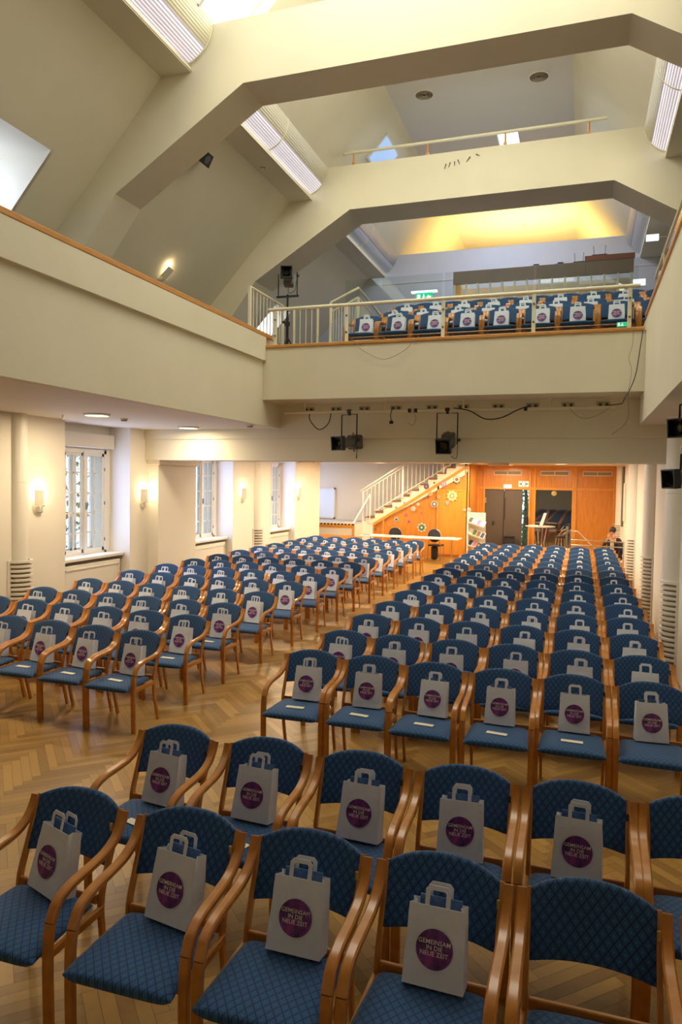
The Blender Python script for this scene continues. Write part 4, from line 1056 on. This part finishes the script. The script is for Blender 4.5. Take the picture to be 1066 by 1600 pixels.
f = MB(); casement(f, .0, -.8, .8, -.9, .8); f.build('window_frame', WF, w11); MB().box(.004, -.76, -.86, .01, .76, .76).build('pane', mat('alcove_fill_pane', (.7, .75, .85), .5, emit=(.6, .72, 1), es=.8), w11)
# ------------------------------------------------------------------ staircase at the far left
PZ = 1.05
pf = empty('stage_platform', (-8.2, 22.0, 0), 0, 'raised cream platform with wood rim and striped edge at the stair foot', 'platform')
MB().box(-1.2, 0, 0, 1.25, 2.35, PZ-.03).build('base', TRIMW, pf)
MB().rbox(-1.2, -.02, PZ-.14, 1.27, .0, PZ-.045, .003).rbox(-1.2, -.03, PZ-.45, 1.27, 0, PZ-.38, .003).rbox(1.2, -.03, PZ-.45, 1.27, .0, PZ-.05, .003).rbox(-.12+.0, -.03, PZ-.45, -.05, 0, PZ-.05, .003).build('rim', WOODD, pf)
MB().box(-1.2, -.02, PZ-.03, 1.25, 2.35, PZ).build('floor_board', mat('pale_platform_floor', (.62, .60, .60), .6), pf)
m = MB(); m.box(-1.2, -.03, PZ-.045, 1.25, .05, PZ+.003); m.build('warning_strip', BLACK, pf)
m = MB()
for k in range(20): x = -1.15+k*.12; m.prism([(x, -.031), (x+.05, -.031), (x+.09, .051), (x+.04, .051)], 'z', PZ-.046, PZ+.004)
m.build('warning_stripe', mat('warning_yellow', (.75, .55, .05), .5), pf)
tag(MB().rbox(WL, 20.93, .66, -6.35, 20.99, .73, .005).box(WL, 20.94, 0, -6.35, 20.98, .66).build('low_partition', WOODD), 'low wood-topped partition behind the last window side row', 'partition')
# window with blind in the alcove
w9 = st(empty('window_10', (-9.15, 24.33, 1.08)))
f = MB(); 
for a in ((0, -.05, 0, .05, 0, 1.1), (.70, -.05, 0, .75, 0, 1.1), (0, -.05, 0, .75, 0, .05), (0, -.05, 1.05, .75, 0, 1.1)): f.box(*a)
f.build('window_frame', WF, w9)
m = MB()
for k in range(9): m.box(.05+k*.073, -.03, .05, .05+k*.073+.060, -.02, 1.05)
m.build('blind', mat('bluish_lit_blind', (.70, .76, .88), .6, emit=(.55, .68, .95), es=.25), w9)  # blue tint and glow put the daylight into the blind's material
STW = mat('cream_stair_paint', (.78, .72, .55), .5); TREAD = mat('dark_wood_tread', (.22, .08, .03), .4)
st(MB().box(-6.95, YS+.01, 0, -6.6, YS+.1, 1.10).build('wall_under_stair', TRIMW))
sc = empty('staircase', (-6.95, YS, PZ), 0, 'cream staircase with dark wooden treads rising over the panelled cupboard', 'staircase')
RISE, RUN = .187, .2975
N = 11
st_poly = [(0, 0), (0, .06)]
top = []
for k in range(N): top += [(.10+k*RUN, .16+(k-1)*RISE*1.0+.0), (.10+k*RUN, .16+k*RISE)]
prof = [(.06, -.02)]
for k in range(N): prof += [(.11+k*RUN, -.02+k*RISE), (.11+k*RUN, -.02+(k+1)*RISE)]
prof += [(.11+N*RUN, -.02+N*RISE), (.11+N*RUN, -.42+N*RISE), (.40, -.05)]
MB().prism(prof, 'y', 0, .05).prism(prof, 'y', 1.15, 1.2).build('stringer', STW, sc)
for k in range(N):
    x = .11+k*RUN; z = -.02+(k+1)*RISE
    MB().rbox(x-.03, -.03, z, x+RUN, 1.2, z+.04, .004).build('tread', TREAD, sc)
m = MB()
for k in range(N): x = .11+k*RUN; m.box(x, .05, -.02+k*RISE, x+.02, 1.15, -.02+(k+1)*RISE)
m.build('risers', STW, sc)
sl = RISE/RUN
rg = empty('stair_railing', (-6.95, YS-.03, PZ), 0, 'white stair railing with thin balusters climbing to the ceiling', 'railing')
L0, L1 = .05, 3.45
MB().tube([(-.10, 0, 1.12+sl*-.1), (L1, 0, 1.12+sl*L1)], .022, 8).build('handrail', TRIMW, rg)
MB().tube([(0, 0, 1.02), (L1, 0, 1.02+sl*L1)], .014, 8).tube([(.45, 0, .42), (L1, 0, .42+sl*(L1-.45))], .014, 8).build('rail', TRIMW, rg)
for x in (0, 1.35, 2.7): MB().rbox(x-.025, -.015, -.05 if x == 0 else sl*x, x+.025, .015, 1.05+sl*x, .003).build('post', TRIMW, rg)
for k in range(1, 25):
    x = k*.138; MB().tube([(x, 0, max(.1, .14+sl*(x-.10))), (x, 0, 1.02+sl*x)], .009, 6).build('baluster', TRIMW, rg)
lo = empty('step_railing', (-7.0, 22.05, 0), 0, 'short white slanting handrail at the platform steps', 'railing')
MB().tube([(0, 0, .75+.3), (.30, .9, 2.0)], .024, 8).build('handrail', TRIMW, lo)
MB().tube([(0, 0, 0), (0, 0, 1.05)], .018, 8).tube([(.30, .9, 1.05), (.30, .9, 2.0)], .018, 8).tube([(.25, .3, .2), (.25, .3, 1.3)], .012, 8).build('post', TRIMW, lo)
# panelling below the stair
m = MB(); X0 = -6.60; X1 = -3.42
zf = lambda x: 1.05+(x+6.60)*(2.02/3.18)
m.prism([(X0, 0), (X1, 0), (X1, 3.05), (X0, zf(X0))], 'y', YS+.06, YS+.12)
m.build
o = st(m.build('wall_under_stair', WOOD))
m = MB()
m.prism([(X0, zf(X0)-.12), (X1, zf(X1)-.12), (X1, zf(X1)-.01), (X0, zf(X0)-.01)], 'y', YS-.012, YS+.06)
for x in (-6.24, -4.42, -3.98+.5): m.box(x-.03, YS, 0, x+.03, YS+.06, min(3.0, zf(x)-.08))
m.box(-4.42, YS+.01, 2.15, X1, YS+.06, 2.21); m.box(X0, YS, 0, X0+.05, YS+.06, zf(X0)-.1); m.box(X1-.05, YS-.01, 0, X1, YS+.06, 3.04)
st(m.build('trim_9', WOODD))
m = MB(); m.box(-4.39, YS+.02, .1, -3.50, YS+.055, 2.14); st(m.build('door_4', mat('light_beech_door', (.64, .25, .028), .35, c2=(.70, .31, .045), scale=3, stretch=(6, 6, .7))))
# ------------------------------------------------------------------ paper stars
PCOL = {'w': (.74, .72, .66), 'c': (.66, .56, .36), 'g': (.12, .28, .14), 'r': (.65, .07, .05), 'o': (.80, .28, .07), 'p': (.33, .18, .42), 'n': (.05, .06, .20), 'y': (.62, .60, .20), 't': (.25, .42, .42), 'b': (.35, .18, .10), 'k': (.08, .09, .09), 'm': (.70, .30, .40), 'e': (.45, .48, .50)}
CM = {k: mat('paper_'+k, v, .75) for k, v in PCOL.items()}
CN = {'w': 'white', 'c': 'cream', 'g': 'green', 'r': 'red', 'o': 'orange', 'p': 'purple', 'n': 'navy', 'y': 'yellow', 't': 'teal', 'b': 'brown', 'k': 'black', 'm': 'pink', 'e': 'grey'}
def star(x, z, r, cols, pts, extra, y_=None):
    mb = MB(); y = 0; fr = [1, .74, .50, .24][:len(cols)]
    for i, (q, c) in enumerate(zip(fr, cols)):
        mb.mi = i; P = []
        n = pts*2
        for k in range(n):
            a = 2*PI*k/n+.2*i; rr = r*q*(1 if k % 2 == 0 else (.72 if i % 2 == 0 else .86)); P.append((rr*math.cos(a), rr*math.sin(a)))
        mb.prism(P, 'y', -.004*(i+1)-.004, -.004*i-.002)
    o = mb.build('paper_star', [CM[c] for c in cols]); o.location = (x, y_ if y_ else (YS+.058 if z < 1.5 and x > -6.4 else YS-.014), z)
    tag(o, '%s paper star %s' % (' and '.join(dict.fromkeys(CN[c] for c in cols[:3])), extra), 'paper star', 'paper stars on the stair wall')
ST = [(-3.82, 2.54, .135, 'gwr', 10, 'high on the panelling near the corner'), (-3.96, 2.01, .195, 'ycowo'[:4], 9, 'largest, on the light cupboard door'),  # star x and z projected from image pixels onto the stair wall plane
(-4.24, 2.39, .107, 'mpwp', 12, 'at the upper stringer end'), (-4.81, 2.30, .099, 'nkp', 10, 'dark one on the stair stringer'), (-5.38, 2.12, .089, 'owr', 9, 'bright one on the stair treads'),
(-5.66, 1.97, .096, 'bmwb', 10, 'by the middle stair treads'), (-5.04, 2.34, .071, 'yc', 8, 'by the upper stair treads'), (-4.67, 2.06, .089, 'oco', 14, 'just below the stringer'),
(-4.39, 1.97, .064, 'gyb', 7, 'beside the cupboard post'), (-4.53, 1.73, .121, 'wkew', 12, 'left of the cupboard door'), (-4.11, 1.78, .071, 'wrw', 10, 'under the largest star'),
(-4.81, 1.96, .043, 'p', 8, 'tiny one below the stringer'), (-5.07, 1.71, .064, 'ce', 14, 'plain round one on the panelling'), (-5.23, 1.56, .089, 'wewr', 10, 'centre of the sloping panelling'),
(-4.96, 1.42, .057, 'rb', 6, 'small dark one on the panelling'), (-5.49, 1.34, .064, 'rpr', 9, 'left of the panelling centre'), (-5.81, 1.19, .085, 'ten', 8, 'low on the left panelling'),
(-5.38, 1.13, .060, 'prn', 7, 'low at the panelling centre'), (-4.95, .95, .163, 'wgkw', 8, 'large lowest one above the tables'), (-6.23, 1.59, .071, 'ycy', 10, 'by the lowest stair treads'),
(-6.39, 1.52, .053, 'et', 8, 'by the first stair tread'), (-5.53, 1.75, .053, 'ept', 9, 'on the lower stringer edge'), (-5.81, 1.59, .040, 'kg', 5, 'narrow dark one on the stringer'),
(-6.08, 1.41, .040, 'kn', 5, 'narrow dark one on the lower stringer'), (-6.52, .85, .060, 'bkb', 10, 'on the leftmost narrow panel'), (-4.55, 2.42, .036, 'pk', 5, 'narrow one on the upper stringer'),
(-3.50, 2.83, .060, 'tyt', 8, 'highest, in the panelled corner'), (-3.56, 1.57, .055, 'wbw', 9, 'above the magazine rack'), (-6.05, 1.0, .03, 'pe', 6, 'smallest low one on the left panelling')]
for a in ST: star(*a)
# ------------------------------------------------------------------ tables, chairs, rack
TBT = mat('pale_table_top', (.80, .78, .68), .4)
def table(x0, x1, y0, y1, label):
    e = empty('folding_table', ((x0+x1)/2, (y0+y1)/2, 0), 0, label, 'table', 'folding tables by the stair')
    hx, hy = (x1-x0)/2, (y1-y0)/2
    MB().rbox(-hx, -hy, .715, hx, hy, .745, .006).build('table_top', TBT, e)
    for s in (-1, 1):
        MB().tube([(s*(hx-.25), -hy+.1, .0), (s*(hx-.25), 0, .10), (s*(hx-.25), 0, .71)], .016, 8).tube([(s*(hx-.25), hy-.1, .0), (s*(hx-.25), 0, .10)], .016, 8).build('leg', STEEL, e)
table(-5.15, -3.45, 21.25, 21.95, 'pale folding table in front of the cupboard door')
table(-6.55, -5.2, 21.35, 22.05, 'pale folding table at the window side of the stair wall')
g3 = random.Random(5)
for i in range(12):
    x = -6.4+i*.24; w2 = g3.uniform(.08, .13); z0 = .746; o = MB()
    T = Matrix.Translation((x, 21.62, z0)) @ Matrix.Rotation(g3.uniform(-.4, .4), 4, 'Z'); h = g3.uniform(.006, .03)
    o = MB().box(-w2, -.12, 0, w2, .12, h, T=T).build('leaflet_stack', PAPER if i % 3 else CM['m'] if i < 4 else PAPER)
    tag(o, 'flat leaflet stack on the folding tables, %s from the windows' % ORD[i+1], 'leaflets', 'leaflet stacks on the tables')
def office_chair(x, y, rz_, label):
    e = empty('visitor_chair', (x, y, 0), rz_, label, 'chair', 'black round-backed visitor chairs')
    MB().lathe([(.0001, -.018), (.19, -.018), (.205, 0), (.19, .018), (.0001, .018)], n=28, T=Matrix.Translation((0, .20, .78)) @ Matrix.Rotation(PI/2-.12, 4, 'X')).build('backrest', LEATH, e, smooth=50)
    m = MB(); m.lathe([(.205, -.008), (.216, 0), (.205, .008)], n=28, T=Matrix.Translation((0, .20, .78)) @ Matrix.Rotation(PI/2-.12, 4, 'X')); m.build('back_ring', STEEL, e)
    MB().rbox(-.21, -.22, .44, .21, .20, .49, .02).build('seat', LEATH, e)
    for sx in (-1, 1):
        for sy in (-1, 1): MB().tube([(sx*.20, sy*.20, 0), (sx*.20, sy*.20, .45)]+([(sx*.17, .22, .62)] if sy > 0 else []), .012, 8).build('leg', STEEL, e)
office_chair(-4.30, 21.95+.25, 3.05, 'black round-backed chair behind the table before the cupboard door')
office_chair(-5.62, 22.35, 3.2, 'black round-backed chair behind the window side table')
tag(MB().rbox(-4.42, 22.0, .02, -4.22, 22.2, .44, .05).build('shoulder_bag', LEATH), 'black bag on the floor under the folding table', 'bag')
rk = empty('magazine_rack', (-3.10, 22.55, 0), 0, 'white magazine rack with sloping shelves at the panelled corner', 'rack')
MB().rbox(-.30, -.05, 0, -.24, .35, 1.55, .005).build('side_panel', TRIMW, rk); MB().rbox(.20, .30, 0, .24, .35, 1.50, .005).build('side_panel', TRIMW, rk)
MB().box(-.28, .32, 0, .22, .34, 1.5).build('back_panel', TRIMW, rk)
for i, z in enumerate((1.20, .84, .48)):
    T = Matrix.Translation((-.24, -.0, z)) @ Matrix.Rotation(.42, 4, 'Y') @ Matrix.Rotation(-.35, 4, 'X') if False else Matrix.Translation((0, .10, z)) @ Matrix.Rotation(.32, 4, 'Y') @ Matrix.Rotation(.55, 4, 'X')
    MB().rbox(-.28, -.17, -.01, .26, .17, .01, .003, T=T).box(-.28, -.18, -.01, .26, -.165, .04, T=T).build('shelf', TRIMW, rk)
    for j in range(4):
        o = MB().box(-.05, -.13, .0, .05, .13, .012).build('magazine', [CM[q] for q in ('k', 'e', 'p', 'w', 'g', 'b', 'n', 'm')][(i*3+j) % 8])
        o.matrix_world = Matrix.Translation(rk.location) @ T @ Matrix.Translation((-.20+j*.13, 0, .012)); tag(o, 'magazine on the %s shelf of the white rack, %s from the stair' % (('top', 'middle', 'bottom')[i], ORD[j+1]), 'magazine', 'magazines in the rack')
o = star(-3.34, 1.60, .075, 'twkw', 8, 'on top of the magazine rack', 22.50)
# bar table with chrome chair
bt = empty('bar_table', (-1.25, 24.0, 0), 0, 'round grey high table on chrome legs before the dark window', 'table')
MB().lathe([(.0001, 1.05), (.47, 1.05), (.48, 1.065), (.47, 1.08), (.0001, 1.08)], n=36).build('table_top', mat('grey_table_top', (.55, .52, .45), .35), bt, smooth=50)
for k in range(4): a = k*PI/2+.4; MB().tube([(.30*math.cos(a), .30*math.sin(a), 0), (.13*math.cos(a), .13*math.sin(a), .5), (.22*math.cos(a), .22*math.sin(a), 1.05)], .012, 8).build('leg', STEEL, bt)
e = empty('leaflet_holder', (-1.18, 24.0, 1.08), .3, 'tilted white leaflet holder on the high table', 'leaflet holder'); MB().prism([(-.11, 0), (.0, 0), (.13, .42), (.04, .42)], 'y', -.01, .01).build('sheet', PAPER, e); MB().box(-.12, -.05, 0, .05, .05, .01).build('foot', STEEL, e)
tag(MB().rbox(-1.60, 23.85, 1.08, -1.32, 24.1, 1.10, .003).build('leaflet_stack', PAPER), 'flat leaflets on the high table', 'leaflets')
bc = empty('bar_chair', (-.62, 23.75, 0), 1.2, 'chrome bar chair with round black seat beside the high table', 'chair')
MB().lathe([(.0001, .74), (.19, .74), (.20, .765), (.17, .80), (.0001, .80)], n=24).build('seat', LEATH, bc, smooth=50)
MB().tube(catmull([(-.19, 0, .78), (-.20, -.16, .98), (0, -.24, 1.05), (.20, -.16, .98), (.19, 0, .78)], 6), .012, 8).tube(catmull([(-.17, -.05, .80), (-.12, -.2, .92), (.12, -.2, .92), (.17, -.05, .80)], 6), .008, 8).build('backrest', STEEL, bc)
for k in range(4): a = k*PI/2+.7; MB().tube([(.22*math.cos(a), .22*math.sin(a), 0), (.12*math.cos(a), .12*math.sin(a), .75)], .011, 8).build('leg', STEEL, bc)
MB().lathe([(.19, .28), (.20, .29), (.19, .30)], n=24).build('foot_ring', STEEL, bc)
# steel guard rails
gr = empty('steel_guard_rail', (-.30, 20.3, 0), 0, 'brushed steel guard rail behind the last radiator side row', 'railing')
MB().rbox(-.08, -.02, 0, -.03, .02, 1.30, .004).rbox(.02, -.02, 0, .06, .02, 1.22, .004).rbox(1.37, -.02, 0, 1.41, .02, .95, .004).build('post', STEEL, gr)
for z in (.94, .80): MB().tube([(.05, 0, z), (1.40, 0, z-.02)], .017, 8).build('rail', STEEL, gr)
MB().tube([(.04, .3, 1.15), (.22, .3, 1.15), (.75, .3, .62)], .016, 8).build('handrail', STEEL, gr)

# ------------------------------------------------------------------ person sitting by the far right ducts
SKIN = mat('skin', (.55, .30, .20), .55); HAIR = mat('dark_hair', (.02, .014, .012), .6); JACK = mat('dark_jacket', (.035, .035, .04), .8); SHIRT = mat('pale_shirt', (.62, .58, .50), .8); NAVY = mat('navy_trousers', (.02, .025, .05), .8)
def skinned(name, joints, edges, m, parent, sub=2, root=0):
    me = bpy.data.meshes.new(name); me.from_pydata([j[0] for j in joints], edges, []); o = bpy.data.objects.new(name, me); col.objects.link(o)
    sk = o.modifiers.new('s', 'SKIN'); sk.use_smooth_shade = True
    for i, j in enumerate(joints):
        d = me.skin_vertices[0].data[i]; r_ = j[1]; d.radius = r_ if isinstance(r_, tuple) else (r_, r_); d.use_root = (i == root)
    sb = o.modifiers.new('b', 'SUBSURF'); sb.levels = sb.render_levels = sub
    dg = bpy.context.evaluated_depsgraph_get(); dg.update(); nm = bpy.data.meshes.new_from_object(o.evaluated_get(dg)); nm.materials.clear(); nm.materials.append(m)
    bpy.data.objects.remove(o); o = bpy.data.objects.new(name, nm); col.objects.link(o); o.parent = parent
    for p in nm.polygons: p.use_smooth = True
    return o
# local frame: facing -Y, floor z=0
pe = empty('person', (.86, 20.95, 0), -.25, 'seated dark-haired person in a dark jacket, head bowed, hands raised to the face', 'person')
J = [((0, .05, .50), (.15, .11)), ((0, .02, .66), (.14, .10)), ((0, -.03, .84), (.16, .10)), ((0, -.06, .96), (.10, .07)), ((0, -.10, 1.03), .05), ((0, -.14, 1.09), (.065, .07)), ((0, -.165, 1.17), (.078, .092)), ((0, -.16, 1.235), (.06, .07)),
     ((-.17, -.05, .93), .055), ((-.25, -.14, .72), .042), ((-.13, -.34, .90), .030), ((-.08, -.32, .99), .022),
     ((.17, -.05, .93), .055), ((.25, -.14, .72), .042), ((.13, -.34, .90), .030), ((.08, -.32, .99), .022),
     ((-.10, -.02, .50), .09), ((-.13, -.42, .52), .062), ((-.13, -.42, .10), .042), ((-.13, -.55, .045), .04),
     ((.10, -.02, .50), .09), ((.13, -.42, .52), .062), ((.13, -.42, .10), .042), ((.13, -.55, .045), .04)]
E_ = [(0, 1), (1, 2), (2, 3), (3, 4), (4, 5), (5, 6), (6, 7), (3, 8), (8, 9), (9, 10), (10, 11), (3, 12), (12, 13), (13, 14), (14, 15), (0, 16), (16, 17), (17, 18), (18, 19), (0, 20), (20, 21), (21, 22), (22, 23)]
body = skinned('body', J, E_, SKIN, pe)
def sub_set(idx, k, name, m):
    mp_ = {j: i for i, j in enumerate(idx)}; jj = [(J[j][0], tuple(q*k for q in J[j][1]) if isinstance(J[j][1], tuple) else J[j][1]*k) for j in idx]
    return skinned(name, jj, [(mp_[a], mp_[b]) for a, b in E_ if a in mp_ and b in mp_], m, pe)
sub_set([0, 1, 2, 3, 8, 9, 10, 12, 13, 14], 1.16, 'jacket', JACK)
sub_set([0, 16, 17, 18, 20, 21, 22], 1.12, 'trousers', NAVY)
MB().prism([(-.05, .62), (.05, .62), (.045, .95), (-.045, .95)], 'y', -.175, -.12).build('shirt_front', SHIRT, pe)
hd = Matrix.Translation((0, -.155, 1.19)) @ Matrix.Rotation(.25, 4, 'X')
def hairf(u, v):
    a = 2*PI*u; b = v*PI*.62; r_ = .098+.006*math.sin(5*a+9*b); p = Vector((r_*math.sin(b)*math.cos(a)*.92, r_*math.sin(b)*math.sin(a)*1.08+.018, r_*math.cos(b)*1.08+.005)); return hd @ p
MB().grid(hairf, 24, 12, closeu=True).build('hair', HAIR, pe, smooth=True)
f = MB()
for s in (-1, 1): f.lathe([(.0001, -.008), (.010, 0), (.0001, .008)], n=8, T=hd @ Matrix.Translation((s*.032, -.088, .0)) @ Matrix.Rotation(PI/2, 4, 'X'))
f.build('eyes', HAIR, pe)
MB().prism([(-.012, -.04), (.012, -.04), (.005, .01), (-.005, .01)], 'y', -.115, -.08, ).build('nose', SKIN, pe).matrix_local = hd
MB().box(-.022, -.092, -.062, .022, -.080, -.054).build('mouth', CM['r'], pe).matrix_local = hd
for s in (-1, 1):
    MB().lathe([(.0001, -.006), (.022, -.004), (.026, .004), (.0001, .006)], n=12, T=hd @ Matrix.Translation((s*.084, .0, -.005)) @ Matrix.Rotation(PI/2, 4, 'Y')).build('ear', SKIN, pe, smooth=True)
    pj_ = [((s*.08, -.325, .985), (.022, .013)), ((s*.072, -.315, 1.03), (.032, .012))]; ee = [(0, 1)]
    for q, (ox, L) in enumerate(((-.026, .055), (-.009, .066), (.009, .062), (.025, .048))):
        b0 = len(pj_); pj_ += [((s*.070+ox, -.305, 1.055), .0085), ((s*.066+ox, -.290, 1.055+L*.5), .008), ((s*.064+ox, -.262, 1.055+L), .0065)]; ee += [(1, b0), (b0, b0+1), (b0+1, b0+2)]
    b0 = len(pj_); pj_ += [((s*.045, -.295, 1.00), .010), ((s*.030, -.275, 1.03), .0085)]; ee += [(0, b0), (b0, b0+1)]
    skinned('hand', pj_, ee, SKIN, pe, sub=1)
    for k in (0,): MB().rbox(s*.13-.045, -.62, .0, s*.13+.045, -.38, .085, .02).build('shoe', BLACK, pe)
vc = empty('visitor_chair', (.88, 21.02, 0), -.25, 'dark blue chair under the seated person by the far ducts', 'chair')
MB().rbox(-.22, -.25, .40, .22, .22, .435, .012).build('seat', NAVY, vc); MB().rbox(-.22, .22, .52, .22, .25, .86, .012).build('backrest', mat('dark_blue_back', (.02, .05, .14), .7), vc)
for sx in (-1, 1):
    for sy in (-1, 1): MB().tube([(sx*.20, sy*.21, 0), (sx*.20, sy*.21, .41)]+([(sx*.20, .235, .8)] if sy > 0 else []), .012, 8).build('leg', STEEL, vc)
